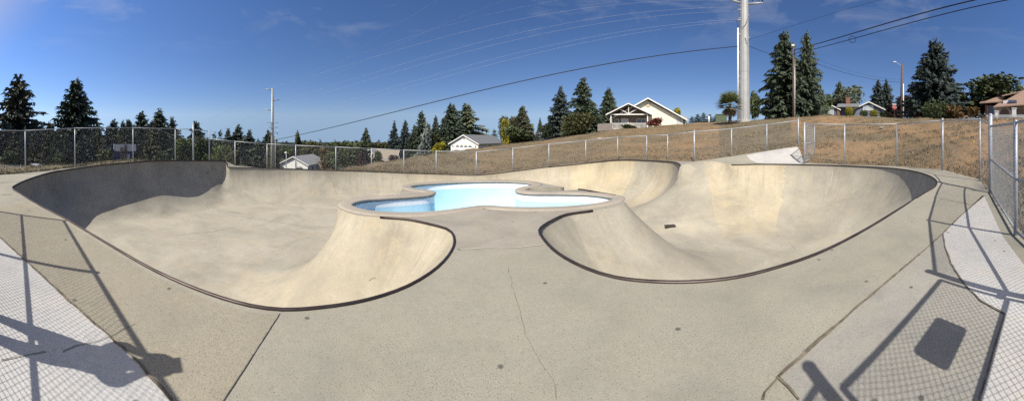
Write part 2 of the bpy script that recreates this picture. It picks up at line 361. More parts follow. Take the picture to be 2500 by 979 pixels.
SURF = {}
def basin(name, rim, W, K, T, floor, mat, nphi=13, grid=.33, ztop=0.0, parent=None, fill=.12):
    nin = normals_in(rim); dense = rim
    pts = [rim[:, :2]]
    for j in range(1, nphi + 1):
        ph = PI / 2 * j / nphi
        d = W * (1 - math.cos(ph))
        c = rim[:, :2] + nin * d[:, None]
        D, I = nearest(c, dense)
        ok = (D >= d - .012 * (1 + d)) & inside(c, rim)
        st = 1 if j < nphi * .6 else 2
        msk = np.zeros(len(c), bool); msk[::st] = True
        pts.append(c[ok & msk])
    x0, y0 = rim[:, :2].min(0); x1, y1 = rim[:, :2].max(0)
    gx, gy = np.meshgrid(np.arange(x0, x1, grid), np.arange(y0, y1, grid))
    g = np.stack([gx.ravel() + (np.arange(gx.size) // gx.shape[1] % 2) * grid / 2, gy.ravel()], 1)
    g = g[inside(g, rim)]
    D, I = nearest(g, dense)
    A = np.concatenate(pts)
    D2, _ = nearest(g, A)
    g = g[(D > .2) & (D2 > fill + .10 * np.minimum(D, 1.2))]
    A = np.concatenate([A, g])
    nr = len(rim)
    V, Tn = cdt(A, [list(range(nr))], lambda c: inside(c, rim))
    D, I = nearest(V, dense)
    # soft blend of the rim's attributes so pockets stay smooth
    Z = np.empty(len(V)); U = np.empty(len(V))
    s = np.concatenate([[0], np.cumsum(np.linalg.norm(np.diff(rim[:, :2], axis=0), axis=1))])
    for a in range(0, len(V), 1000):
        d = np.linalg.norm(V[a:a + 1000, None, :] - dense[None, :, :2], axis=2)
        dm = d.min(1)
        w = np.exp(-(d - dm[:, None]) / (.03 + .10 * dm[:, None]))
        w /= w.sum(1)[:, None]
        zr = w @ rim[:, 2] + ztop; ww = w @ W; kk = w @ K
        t = np.clip(dm / ww, 0, 1)
        ex = .5 + .5 * np.clip(kk - 1, 0, 1); kk = np.clip(kk, 0, 1)
        wall = np.clip(1 - (1 - t) ** 2, 0, 1) ** ex; roll = t * t * (3 - 2 * t)
        Z[a:a + 1000] = zr - (zr - floor) * (kk * wall + (1 - kk) * roll)
        U[a:a + 1000] = s[d.argmin(1)]
    me = bpy.data.meshes.new(name)
    me.from_pydata([(float(p[0]), float(p[1]), float(z)) for p, z in zip(V, Z)], [], [tuple(int(i) for i in t) for t in Tn]); me.update()
    me.materials.append(mat)
    me.polygons.foreach_set('use_smooth', [True] * len(me.polygons))
    # per-face tone by rim sector: pour colours, plus shade painted on the left wall; the floor keeps its own
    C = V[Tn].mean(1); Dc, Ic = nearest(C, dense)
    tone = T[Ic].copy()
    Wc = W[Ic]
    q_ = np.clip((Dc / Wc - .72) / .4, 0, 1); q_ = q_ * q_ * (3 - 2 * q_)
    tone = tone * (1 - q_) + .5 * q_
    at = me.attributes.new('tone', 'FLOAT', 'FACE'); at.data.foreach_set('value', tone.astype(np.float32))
    uv = me.uv_layers.new(name='UVMap'); li = np.empty(len(me.loops), int); me.loops.foreach_get('vertex_index', li)
    uvd = np.stack([U[li], D[li]], 1).astype(np.float32); uv.data.foreach_set('uv', uvd.ravel())
    o = bpy.data.objects.new(name, me); COL.objects.link(o)
    if parent: o.parent = parent
    SURF[name] = (V, Z)
    return o

# fence feet: px, py(base), distance, height of the fence there
BACK = [(574, 404.5, 17.75, 1.42), (652, 411.5, 18.0, 1.46), (722, 413.8, 18.05, 1.44), (820, 416.2, 18.1, 1.40), (907, 419, 18.2, 1.38), (986, 422.2, 18.3, 1.38), (1065, 425, 18.35, 1.39), (1163, 427.2, 18.4, 1.40), (1252, 417.6, 18.9, 1.42), (1340, 406.5, 19.2, 1.42), (1430, 397, 19.2, 1.40), (1508, 390.6, 18.7, 1.41), (1579, 390.6, 17.6, 1.40), (1630, 393, 16.6, 1.42), (1695, 394.6, 15.2, 1.50), (1786, 382, 15.7, 1.43), (1872, 368, 16.5, 1.42), (1949, 356.5, 16.9, 1.43)]
TALL = [(-24, 442, 13.4, 2.24), (62, 428.5, 14.2, 2.10), (183, 410, 15.0, 1.97), (325, 396, 16.4, 1.86), (428, 394, 17.9, 1.92), (472, 394, 18.2, 1.92), (511, 396, 18.3, 1.86)]
HILL = [(1964, 399, 14.4, 1.88), (2062, 402.6, 14.0, 1.86), (2190, 406.5, 12.9, 1.80), (2301, 415, 11.4, 1.86), (2392, 440, 9.3, 1.86), (2418, 470, 8.22, 1.86)]
def feet(L): return [pd(a, b, d) for a, b, d, h in L]
fb, ft_, fh = feet(BACK), feet(TALL), feet(HILL)
GATE_A = (.79, -.57, 0); GATE_B = (2.5, -.95, 0)          # the gate beside the camera
LEFT_END = (-6.22, -1.05, 0)
# outline of the concrete: clockwise from the far left corner, just outside the fences
def out(p, k=.16):
    r = math.hypot(p[0], p[1]); return (p[0] * (1 + k / r), p[1] * (1 + k / r), p[2])
OUT = [out(p) for p in ft_[1:]] + [out(p) for p in fb] + [out(fh[0], .5)] + [out(p) for p in fh[1:5]]
c0 = fh[5]; OUT += [(c0[0] + .12, c0[1] - .02, c0[2])]
OUT += [(4.6, -.54, 0), (2.7, -1.02, 0), (2.7, -4.5, 0), (-14.4, -4.5, 0), (-14.4, -1.8, -.35)]
OUTN = []
for i in range(len(OUT)):
    a, b = np.array(OUT[i]), np.array(OUT[(i + 1) % len(OUT)]); k = max(1, int(np.linalg.norm(b - a) / .6))
    for j in range(k): OUTN.append(a + (b - a) * j / k)
OUTN = np.array(OUTN)

# ---------------------------------------------------------------- concrete deck
_e = [pd(1822, 378, 15.75), pd(1832, 386, 15.2), pd(1848, 393, 14.75), pd(1872, 399, 14.3), pd(1955, 398.7, 14.2), pd(1961, 392, 14.9), pd(1958, 372, 16.3), pd(1946, 363, 16.75), pd(1905, 368, 16.5), pd(1872, 371.5, 16.3)]
ENTRY = []
for _i in range(len(_e)):
    _a, _b = np.array(_e[_i][:2]), np.array(_e[(_i + 1) % len(_e)][:2]); _k = max(1, int(np.linalg.norm(_b - _a) / .3))
    for _j in range(_k): ENTRY.append(_a + (_b - _a) * _j / _k)
ENTRY = np.array(ENTRY)
def deck():
    g = []
    for x in np.arange(-15.5, 15, .55):
        for y in np.arange(-4.4, 19.5, .55): g.append((x + random.uniform(-.05, .05), y + random.uniform(-.05, .05)))
    g = np.array(g)
    ok = inside(g, OUTN) & ~inside(g, RIM) & ~inside(g, POOL)
    for Q in (RIM, POOL, OUTN): ok &= nearest(g, Q)[0] > .28
    g = g[ok]
    EN = ENTRY
    g = g[nearest(g, EN)[0] > .15]
    A = np.concatenate([OUTN[:, :2], RIM[:, :2], POOL[:, :2], EN, g])
    n0, n1, n2 = len(OUTN), len(RIM), len(POOL)
    V, T = cdt(A, [list(range(n0)), list(range(n0, n0 + n1)), list(range(n0 + n1, n0 + n1 + n2)), list(range(n0 + n1 + n2, n0 + n1 + n2 + len(EN)))], lambda c: inside(c, OUTN) & ~inside(c, RIM) & ~inside(c, POOL))
    ref = np.concatenate([OUTN, RIM[::2], POOL[::3]])
    Z = np.empty(len(V))
    for a in range(0, len(V), 1000):
        d = np.linalg.norm(V[a:a + 1000, None, :] - ref[None, :, :2], axis=2)
        w = 1 / (d + 1e-3) ** 4; Z[a:a + 1000] = (w @ ref[:, 2]) / w.sum(1)
    D, I = nearest(V, RIM); near = D < 2e-3; Z[near] = RIM[I[near], 2]
    flat = (V[:, 1] < 4.2) & (np.hypot(V[:, 0], V[:, 1]) < 7.5); Z[flat] = 0
    me = bpy.data.meshes.new('pavement')
    me.from_pydata([(float(p[0]), float(p[1]), float(z)) for p, z in zip(V, Z)], [], [tuple(int(i) for i in t) for t in T]); me.update()
    for k in ('deck', 'isth', 'white'): me.materials.append(M[k])
    C = V[T].mean(1)
    iy = 4.02
    mi = ((C[:, 1] > iy + .06 * np.sin(C[:, 0] * 3)) & (C[:, 1] < 10.8) & (np.abs(C[:, 0]) < 4.5)).astype(int)
    mi[inside(C, EN)] = 2
    me.polygons.foreach_set('material_index', mi.astype(np.int32)); me.polygons.foreach_set('use_smooth', [True] * len(me.polygons))
    o = bpy.data.objects.new('pavement', me); COL.objects.link(o); tag(o, kind='structure')
    return o
PAVE = deck()

def slab(name, poly, z, mat):
    """flat sheet on the deck"""
    me = bpy.data.meshes.new(name); bm = bmesh.new()
    vs = [bm.verts.new((p[0], p[1], z)) for p in poly]; f = bm.faces.new(vs)
    if f.normal.z < 0: f.normal_flip()
    bmesh.ops.triangulate(bm, faces=[f]); bm.normal_update()
    for q in bm.faces:
        if q.normal.z < 0: q.normal_flip()
    bm.to_mesh(me); bm.free(); me.materials.append(mat)
    o = bpy.data.objects.new(name, me); COL.objects.link(o); tag(o, kind='structure')
    return o
def strip(mb, pts, w, z, jit=0.0):
    P = [np.array(p[:2], float) for p in pts]; L = []
    for i in range(len(P) - 1):
        k = max(1, int(np.linalg.norm(P[i + 1] - P[i]) / .09))
        for j in range(k): L.append(P[i] + (P[i + 1] - P[i]) * j / k)
    L.append(P[-1])
    if jit: L = [p + np.random.uniform(-jit, jit, 2) for p in L]
    vs = []; fs = []
    for i, p in enumerate(L):
        t = L[min(i + 1, len(L) - 1)] - L[max(i - 1, 0)]; t = t / (np.linalg.norm(t) + 1e-9); n = np.array([-t[1], t[0]])
        ww = w * random.uniform(.55, 1.25) / 2
        vs += [(p[0] + n[0] * ww, p[1] + n[1] * ww, z), (p[0] - n[0] * ww, p[1] - n[1] * ww, z)]
        if i: fs.append((2 * i - 2, 2 * i - 1, 2 * i + 1, 2 * i))
    mb.add(vs, fs)
g = lambda px, py: pz(px, py, 0)
JL = [g(0, 580), g(100, 672), g(230, 790), g(320, 868), g(420, 979)]
d0 = np.array(JL[0]) - np.array(JL[1]); ext = tuple(np.array(JL[0]) + d0 / np.linalg.norm(d0) * 3.2)
e1 = np.array(JL[-1]) - np.array(JL[-2]); ext2 = tuple(np.array(JL[-1]) + e1 / np.linalg.norm(e1) * .9)
slab('path', [ext] + JL + [ext2, (-.4, -4.4, 0), (-11, -4.4, 0), (-11, -1.6, 0)], .004, M['white'])
# tan slab between the joint and the near rim
TJ = [g(683, 766), g(640, 832), g(545, 979)]
e3 = np.array(TJ[-1]) - np.array(TJ[-2]); TJ.append(tuple(np.array(TJ[-1]) + e3 * .5))
near = [p for p, i in zip(RIM, RIDX) if 2.2 < i < 8.0][::2]
off = []
NIN = normals_in(RIM)
sel = [k for k, i in enumerate(RIDX) if 1.5 < i < 7.93][::2]
off = [(RIM[k][0] - NIN[k][0] * .075, RIM[k][1] - NIN[k][1] * .075, 0) for k in sel]
slab('path', off + TJ + [ext2] + JL[::-1] + [tuple(np.array(JL[0]) + d0 / np.linalg.norm(d0) * 1.6)], .003, M['deck2'])
J2 = [g(2405, 477), g(2345, 528), g(2295, 578), g(2200, 660), g(2100, 745), g(2000, 832), g(1900, 922)]
ARC = [g(2303, 573), g(2307, 605), g(2322, 645), g(2352, 692), g(2392, 735), g(2453, 768), g(2425, 865), g(2392, 979)]
corner = g(1900, 922)
slab('path', J2[2:] + [g(1950, 979), (.9, -.4, 0), (1.5, -.95, 0)] + [ARC[-1]][:0] + [tuple(np.array(ARC[-1]) * np.array((.75, 1, 1)) + np.array((0, -.5, 0)))] + ARC[::-1][:], .004, M['grey'])
fr = lambda t: (c0[0] + (4.6 - c0[0]) * t, c0[1] + (-.42 - c0[1]) * t - .0, 0)
slab('path', J2[:3] + ARC + [tuple(np.array(ARC[-1]) * np.array((.75, 1, 1)) + np.array((0, -.5, 0))), (2.0, -.8, 0), (2.5, -.62, 0), (4.55, -.22, 0), (7.9, .12, 0)], .0065, M['white'])
jb = MB(); cj = MB()
strip(jb, [ext] + JL, .024, .011, .006); strip(cj, TJ, .008, .008)
strip(jb, J2, .028, .011, .004); strip(jb, ARC[:6], .02, .012, .004); strip(jb, ARC[5:], .014, .012, .003)
strip(jb, [J2[-1], g(1950, 979)], .018, .011, .006); strip(jb, [J2[-1], g(1868, 962), g(1860, 979)], .022, .009, .006)
strip(jb, [g(2293, 484), g(2350, 470), g(2405, 475)][:1] + [g(2293, 484), g(2405, 507)][1:], .015, .007)
strip(jb, [g(0, 447), g(55, 443)], .03, .012); strip(jb, [g(0, 476), g(30, 475)], .03, .012)
o = jb.build('joint', M['joint'], PAVE)
cb = MB()
strip(cb, [g(1238, 650), g(1250, 700), g(1262, 735), g(1275, 780), g(1282, 820), g(1300, 850), g(1318, 890), g(1345, 930), g(1356, 950), g(1358, 979)], .003, .007, .012)
strip(cb, [g(150, 862), g(190, 845), g(240, 835), g(330, 790)], .007, .010, .01)
strip(cb, [g(0, 880), g(60, 872), g(110, 860)], .008, .010, .01)
cb.build('crack', M['crack'], PAVE); cj.build('joint', M['crack'], PAVE)
sb = MB(); strip(sb, [g(1122, 610), g(1180, 606), g(1240, 607), g(1330, 598)], .02, .006, .006); M['seam'] = plain('pale_seam', (.47, .43, .34), .9, 0, .2, 8); sb.build('joint', M['seam'], PAVE)

# ---------------------------------------------------------------- skate bowl
BOWL = empty('skate_bowl', (0, 0, 0))
tag(BOWL, 'large beige concrete skate bowl with smooth curved walls wrapping around the blue pool', 'skate bowl')
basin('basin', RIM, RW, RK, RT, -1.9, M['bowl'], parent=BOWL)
def coping(i0, i1, r, mat, name='coping', lift=.0, inn=.012):
    ks = [k for k, i in enumerate(RIDX) if i0 <= i <= i1]
    mb = MB(); mb.tube([(RIM[k][0] + NIN[k][0] * inn, RIM[k][1] + NIN[k][1] * inn, RIM[k][2] + lift) for k in ks], r, 8)
    return mb.build(name, mat, BOWL)
ix = lambda px, py=None: [i for i, r in enumerate(R) if r[5] == px][0]
coping(0, 19, .02, M['steel'], lift=.004)
coping([i for i, r in enumerate(R) if r[5] == 1446][0], ix(1786), .024, M['steel'], lift=.004)
coping(ix(1412), ix(1502), .03, M['steel'], lift=.004)
coping(ix(1661), ix(1340), .035, M['steel'], lift=.004)
coping(ix(1340), ix(556), .022, M['steel'], lift=.004)
coping(ix(550), len(R), .034, M['steel'], lift=.004)
# cheek wall closing the step between the raised wall and the lower rim
mb = MB()
pA = [p for p, i in zip(RIM, RIDX) if abs(i - ix(550)) < 1e-6][0]; pB = [p for p, i in zip(RIM, RIDX) if abs(i - ix(556)) < 1e-6][0]
mb.tube([(pA[0], pA[1], pA[2]), (pB[0], pB[1], pB[2])], .03, 6)
mb.build('coping', M['steel'], BOWL)
def on_basin(px, py, lift=.004):
    V, Z = SURF['basin']; a = az(px); best = None
    ds = np.arange(2.0, 22, .05); P = np.stack([ds * math.sin(a), ds * math.cos(a)], 1); ok = inside(P, RIM)
    rx, ry = math.sin(a), math.cos(a); sel = np.abs(V[:, 0] * ry - V[:, 1] * rx) < .6; Vs, Zs = V[sel], Z[sel]
    for d, p, k in zip(ds, P, ok):
        if not k: continue
        dd = np.linalg.norm(Vs - p, axis=1); I = np.argpartition(dd, 3)[:3]; w = 1 / (dd[I] + 1e-4); zs = float((Zs[I] * w).sum() / w.sum())
        if zof(py, d) <= zs: return (d * math.sin(a), d * math.cos(a), zs + lift)
    return pz(px, py, -1.89)
def ribbon(mb, pts, w):
    vs = []; fs = []
    for i, p in enumerate(pts):
        t = Vector(pts[min(i + 1, len(pts) - 1)]) - Vector(pts[max(i - 1, 0)]); n = t.cross(Vector((0, 0, 1))); n = n.normalized() if n.length > 1e-6 else Vector((1, 0, 0))
        vs += [tuple(Vector(p) + n * w / 2), tuple(Vector(p) - n * w / 2)]
        if i: fs.append((2 * i - 2, 2 * i - 1, 2 * i + 1, 2 * i))
    mb.add(vs, fs, 0, True)
def line_on_basin(pp, w, mat, name):
    L = []
    for (x0, y0), (x1, y1) in zip(pp[:-1], pp[1:]):
        k = max(2, int(math.hypot(x1 - x0, y1 - y0) / 12))
        L += [on_basin(x0 + (x1 - x0) * j / k, y0 + (y1 - y0) * j / k, .012) for j in range(k + (1 if (x1, y1) == pp[-1] else 0))]
    mb = MB(); ribbon(mb, L, w); mb.build(name, mat, BOWL)
for pp, w in (([(585, 529), (680, 543), (772, 559)], .022), ([(488, 498), (508, 514), (524, 519)], .02), ([(226, 502), (240, 522), (284, 560)], .018), ([(370, 494), (392, 512)], .016),
              ([(1925, 590), (1945, 612)], .016), ([(640, 492), (672, 500)], .016), ([(2036, 408), (2028, 450), (2012, 488)], .02), ([(956, 424), (958, 445)], .03), ([(1136, 431), (1137, 440)], .03), ([(800, 430), (812, 452), (822, 478)], .02)):
    line_on_basin(pp, w, M['seam'], 'seam')
for pp, w in (([(430, 575), (470, 571), (520, 566), (575, 556)], .012), ([(893, 700), (905, 694), (914, 690)], .01), ([(206, 410), (206, 428)], .03), ([(297, 410), (297, 425)], .02)):
    line_on_basin(pp, w, M['crack'], 'hairline_crack')
for px_, py_ in ((516, 403), (528, 404), (515, 418), (505, 420), (525, 416), (540, 422)):
    p = Vector(on_basin(px_, py_, 0)); t = -az(px_); u = Vector((math.cos(t), math.sin(t), 0)); inw = Vector((-math.sin(az(px_)), -math.cos(az(px_)), 0)) * .03
    mb = MB()
    for q in range(1):
        o_ = p + inw + u * random.uniform(-.12, .12) + Vector((0, 0, random.uniform(-.05, .05)))
        mb.tube([o_, o_ + u * random.uniform(-.14, .14) + Vector((0, 0, random.uniform(-.12, .12)))], .010, 4)
    mb.build('scuff_mark', M['cloth_dark'], BOWL)
dr = empty('drain', on_basin(1636, 553, .002), -az(1636) + .2); dr.parent = BOWL
mb = MB(); mb.b2(-.20, .20, -.11, .11, -.01, .006); mb.build('drain_plate', M['rust'], dr)
mb = MB()
for k in range(7): mb.b2(-.17, .17, -.095 + k * .029, -.080 + k * .029, .0065, .010)
mb.build('grate', M['steel'], dr)

# ---------------------------------------------------------------- pool
PL = empty('swimming_pool_bowl', (0, 0, 0))
tag(PL, 'clover shaped empty pool painted light blue with white band under its rim', 'pool')
prof_top = -.24
nin = normals_in(POOL)
basin('pool_basin', POOL, np.full(len(POOL), 1.35), np.ones(len(POOL)), np.full(len(POOL), .5), -1.75, M['pool'], nphi=12, grid=.25, ztop=prof_top, parent=PL, fill=.09)
def band(name, z0, z1, mat, off0=0.0, off1=0.0):
    n = len(POOL); vs = []; fs = []
    for k in range(n):
        vs.append((POOL[k][0] + nin[k][0] * off0, POOL[k][1] + nin[k][1] * off0, z0)); vs.append((POOL[k][0] + nin[k][0] * off1, POOL[k][1] + nin[k][1] * off1, z1))
    for k in range(n):
        a = (k + 1) % n; fs.append((2 * k, 2 * a, 2 * a + 1, 2 * k + 1))
    mb = MB(); mb.add(vs, fs, 0, True); return mb.build(name, mat, PL)
band('painted_band', prof_top, -.05, M['pool'], 0, 0)
band('dark_tile_band', -.065, -.018, M['tile'], .006, .006)
# coping stones: a ring standing 2 cm proud, overhanging the wall
n = len(POOL); vs = []; fs = []
prof = [(.035, -.03), (.04, .0), (.035, .018), (.0, .026), (-.2, .026), (-.27, .02), (-.275, .001)]
for k in range(n):
    for (a, z) in prof: vs.append((POOL[k][0] + nin[k][0] * a, POOL[k][1] + nin[k][1] * a, z))
q = len(prof)
for k in range(n):
    a = (k + 1) % n
    for j in range(q - 1): fs.append((k * q + j, a * q + j, a * q + j + 1, k * q + j + 1))
mb = MB(); mb.add(vs, fs, 0, True); mb.build('coping_ring', M['ring'], PL)

# ---------------------------------------------------------------- terrain
TB = {  # px: list of (distance, height) beyond the concrete
    -1075: [(14, 0), (60, 0), (300, 0)], -200: [(14, 0), (25, -.4), (60, -2), (300, -8)],
    0: [(22, -.6), (40, -2.5), (100, -6), (300, -9)], 180: [(22, -.55), (40, -2.5), (100, -6), (300, -9)],
    325: [(21, 0.02), (30, -1.2), (60, -4), (300, -9)], 511: [(25, -1.4), (45, -4), (80, -6.5), (300, -10)],
    700: [(25, -1.6), (45, -4.8), (80, -8.4), (300, -12)], 780: [(24, -1.3), (45, -4.6), (80, -8), (300, -12)], 820: [(24, -1.08), (45, -4.2), (80, -7.8), (300, -12)],
    907: [(26, -.84), (50, -3.8), (90, -6.5), (300, -12)], 986: [(28, -.52), (50, -3.0), (90, -5.5), (300, -12)],
    1065: [(30, -.10), (50, -1.8), (80, -3.6), (300, -10)], 1163: [(33, .2), (50, -1.0), (80, -2.8), (300, -8)],
    1252: [(35, .70), (60, -.2), (90, -1.2), (300, -6)], 1340: [(37, 1.15), (60, .9), (90, .4), (300, -3)],
    1430: [(39, 1.87), (60, 2.0), (100, 2.0), (300, 0)], 1508: [(40, 2.5), (62, 3.1), (100, 3.4), (300, 1)],
    1600: [(40, 2.85), (62, 3.4), (100, 4.0), (300, 2)], 1700: [(38, 3.25), (60, 4.1), (100, 5.2), (300, 4)],
    1800: [(36, 3.4), (60, 4.6), (100, 6.2), (300, 6)], 1900: [(35, 3.6), (60, 4.9), (100, 7.0), (300, 8)],
    2000: [(33, 3.8), (60, 5.55), (100, 8.1), (300, 9)], 2100: [(30, 3.57), (60, 5.45), (100, 8.0), (300, 9)],
    2200: [(28, 3.2), (60, 4.95), (100, 7.2), (300, 9)], 2300: [(26, 3.02), (60, 4.85), (100, 7.0), (300, 9)],
    2400: [(25, 3.0), (40, 3.85), (60, 4.9), (300, 9)], 2500: [(24, 2.95), (40, 3.8), (60, 4.9), (300, 9)],
    2700: [(20, 1.8), (40, 3.0), (60, 3.6), (300, 6)], 3000: [(14, .4), (40, 1), (60, 1), (300, 2)], 3575: [(14, 0), (40, 0), (60, 0), (300, 0)]}
TK = sorted(TB)
def r_edge(a):
    """distance from the camera to the concrete's outline along azimuth a, and the height there"""
    dx, dy = math.sin(a), math.cos(a); best = None
    for i in range(len(OUT)):
        p, q = OUT[i - 1], OUT[i]; ex, ey = q[0] - p[0], q[1] - p[1]
        den = dx * ey - dy * ex
        if abs(den) < 1e-9: continue
        t = (p[0] * ey - p[1] * ex) / den; u = (p[0] * dy - p[1] * dx) / den
        if t > 0 and -1e-6 <= u <= 1 + 1e-6 and (best is None or t > best[0]): best = (t, p[2] + (q[2] - p[2]) * u)
    return best
RE = {}
def redge(a):
    k = round(a * 400)
    if k not in RE: RE[k] = r_edge(k / 400)
    return RE[k]
def prof_at(px):
    px = max(TK[0], min(TK[-1], px))
    for i in range(len(TK) - 1):
        if TK[i] <= px <= TK[i + 1]:
            t = (px - TK[i]) / (TK[i + 1] - TK[i]); A, B = TB[TK[i]], TB[TK[i + 1]]
            rs = sorted(set([a for a, _ in A] + [b for b, _ in B]))
            t2 = t * t * (3 - 2 * t)
            f = lambda T, r: np.interp(r, [a for a, _ in T], [b for _, b in T])
            # blend knot by knot so the crest stays a crest
            return [(A[j][0] * (1 - t) + B[j][0] * t, A[j][1] * (1 - t) + B[j][1] * t) for j in range(min(len(A), len(B)))]
    return TB[TK[-1]]
def tz(px, r):
    e = redge(az(px)); kn = [(e[0], e[1] - .02)] + [k for k in prof_at(px) if k[0] > e[0] + 1.5]
    kn.append((1200, kn[-1][1] - 6))
    return float(np.interp(r, [a for a, _ in kn], [b for _, b in kn]))
def wav(x, y): return .10 * math.sin(x * .9 + 1.3 * math.sin(y * .5)) * math.sin(y * .8 + .7) + .06 * math.sin(x * 2.3 + y * 1.7)
def terrain():
    pxs = list(np.arange(-1075, -60, 60)) + list(np.arange(-40, 2561, 8)) + list(np.arange(2600, 3570, 50))
    base = [0, .15, .4, .8, 1.4, 2.2, 3.2, 4.4, 5.8, 7.4, 9.2, 11, 13, 15, 17, 19.5, 22, 25, 29, 34, 40, 50, 65, 85, 120, 180, 300, 600, 1100]
    vs = []; fs = []; dirt = []; wood = []; nb = len(base)
    for px in pxs:
        a = az(px); e = redge(a)
        for j, b in enumerate(base):
            r = e[0] - .06 + b
            z = tz(px, r) if j else e[1] - .06
            fade = min(1, b / 3) * (1 if r < 60 else .3)
            x, y = r * math.sin(a), r * math.cos(a)
            vs.append((x, y, z + wav(x, y) * fade))
            dr_ = 0.0
            if 1520 < px < 1760: dr_ = .45
            if px > 1930: dr_ = .65
            if 1150 < px <= 1520: dr_ = .25
            wood.append(min(1, max(0, (r - 40) / 25)) * min(1, max(0, (1300 - px) / 200)) if px < 1300 else min(1, max(0, (r - 95) / 40)))
            dirt.append(dr_ * (1 if r < 45 else .2))
    m = len(pxs)
    for i in range(m):
        i2 = (i + 1) % m
        for j in range(nb - 1):
            fs.append((i * nb + j, i2 * nb + j, i2 * nb + j + 1, i * nb + j + 1)[::-1])
    mb = MB(); mb.add(vs, fs, 0, True)
    o = mb.build('ground', M['ground']); tag(o, kind='structure')
    at = o.data.attributes.new('dirt', 'FLOAT', 'POINT'); at.data.foreach_set('value', np.array(dirt, np.float32))
    at = o.data.attributes.new('wooded', 'FLOAT', 'POINT'); at.data.foreach_set('value', np.array(wood, np.float32))
terrain()
def gp(px, r, dz=0.0):
    a = az(px); return (r * math.sin(a), r * math.cos(a), tz(px, r) + dz)

# dry grass on the bank and weeds by the tall fence
def tufts(name, n, region, hgt, mat, seed):
    rnd = random.Random(seed); vs = []; fs = []; tone = []
    for _ in range(n):
        px, r = region(rnd)
        e = redge(az(px))
        if r < e[0] + .1: continue
        x, y, z = gp(px, r); z += wav(x, y) * min(1, (r - e[0]) / 3) - .03
        if math.sin(x * .7 + 2 * math.sin(y * .43)) + math.sin(y * .9 + x * .31) < rnd.uniform(-1.9, .4): continue
        tt = rnd.random()
        s = hgt * rnd.uniform(.5, 1.3)
        for b in range(4):
            a = rnd.uniform(0, 2 * PI); w = s * .14; lx, ly = math.cos(a) * s * .6, math.sin(a) * s * .6
            k = len(vs); ox, oy = rnd.uniform(-.1, .1), rnd.uniform(-.1, .1)
            vs += [(x + ox - w * math.sin(a), y + oy + w * math.cos(a), z), (x + ox + w * math.sin(a), y + oy - w * math.cos(a), z), (x + ox + lx * rnd.uniform(.3, 1), y + oy + ly * rnd.uniform(.3, 1), z + s)]
            fs.append((k, k + 1, k + 2)); tone.append(min(1, max(0, tt + rnd.uniform(-.25, .25))))
    me = bpy.data.meshes.new(name); me.from_pydata(vs, [], fs); me.update(); me.materials.append(mat)
    me.attributes.new('tone', 'FLOAT', 'FACE').data.foreach_set('value', np.array(tone, np.float32))
    o = bpy.data.objects.new(name, me); COL.objects.link(o); return o
def reg_bank(rn):
    px = rn.uniform(830, 2560); e = redge(az(px)); cr = prof_at(px)[0][0]
    return px, e[0] + .15 + (cr + 3 - e[0]) * rn.random() ** 1.3
tag(tufts('dry_grass', 36000, reg_bank, .115, M['straw'], 3), kind='stuff')
tag(tufts('weeds', 3000, lambda rn: (rn.uniform(-30, 520), 12 + rn.random() ** 1.2 * 10), .16, M['weed'], 4), kind='stuff')
tag(tufts('weeds', 900, lambda rn: (rn.uniform(2420, 2600), redge(az(2470))[0] + rn.random() * 4), .10, M['weed'], 5), kind='stuff')

# ---------------------------------------------------------------- fences
def chain_mesh(mb, a, b, h0, h1, pitch=.075, r=.0013, z_lo=.03, barb=0.0):
    a, b = Vector(a), Vector(b); L = (b - a).to_2d().length; n = max(2, round(L / pitch)); p = L / n
    hh = (h0 + h1) / 2 - z_lo; rows = hh / p
    def P(u, v):   # u in pitches, v in pitches
        t = u * p / L; return a.lerp(b, t) + Vector((0, 0, z_lo + v * p / hh * ((h0 + (h1 - h0) * t) - z_lo)))
    top = rows + (barb / p)
    for s in (1, -1):
        for k in range(-int(top) - 1, n + int(top) + 2):
            # line u = k + s*v, v from 0..top, clipped to 0..n
            v0, v1 = 0.0, top
            if s == 1: v0 = max(v0, -k); v1 = min(v1, n - k)
            else: v0 = max(v0, k - n); v1 = min(v1, k)
            if v1 - v0 < .05: continue
            mb.tube([P(k + s * v0, v0), P(k + s * v1, v1)], r, 3, cap=False, smooth=False)
def cap_post(mb, p, h, r):
    mb.tube([(p[0], p[1], p[2] - .1), (p[0], p[1], p[2] + h)], r, 10)
    mb.ball((p[0], p[1], p[2] + h), r * 1.12, 10, 6, sc=(1, 1, .8))
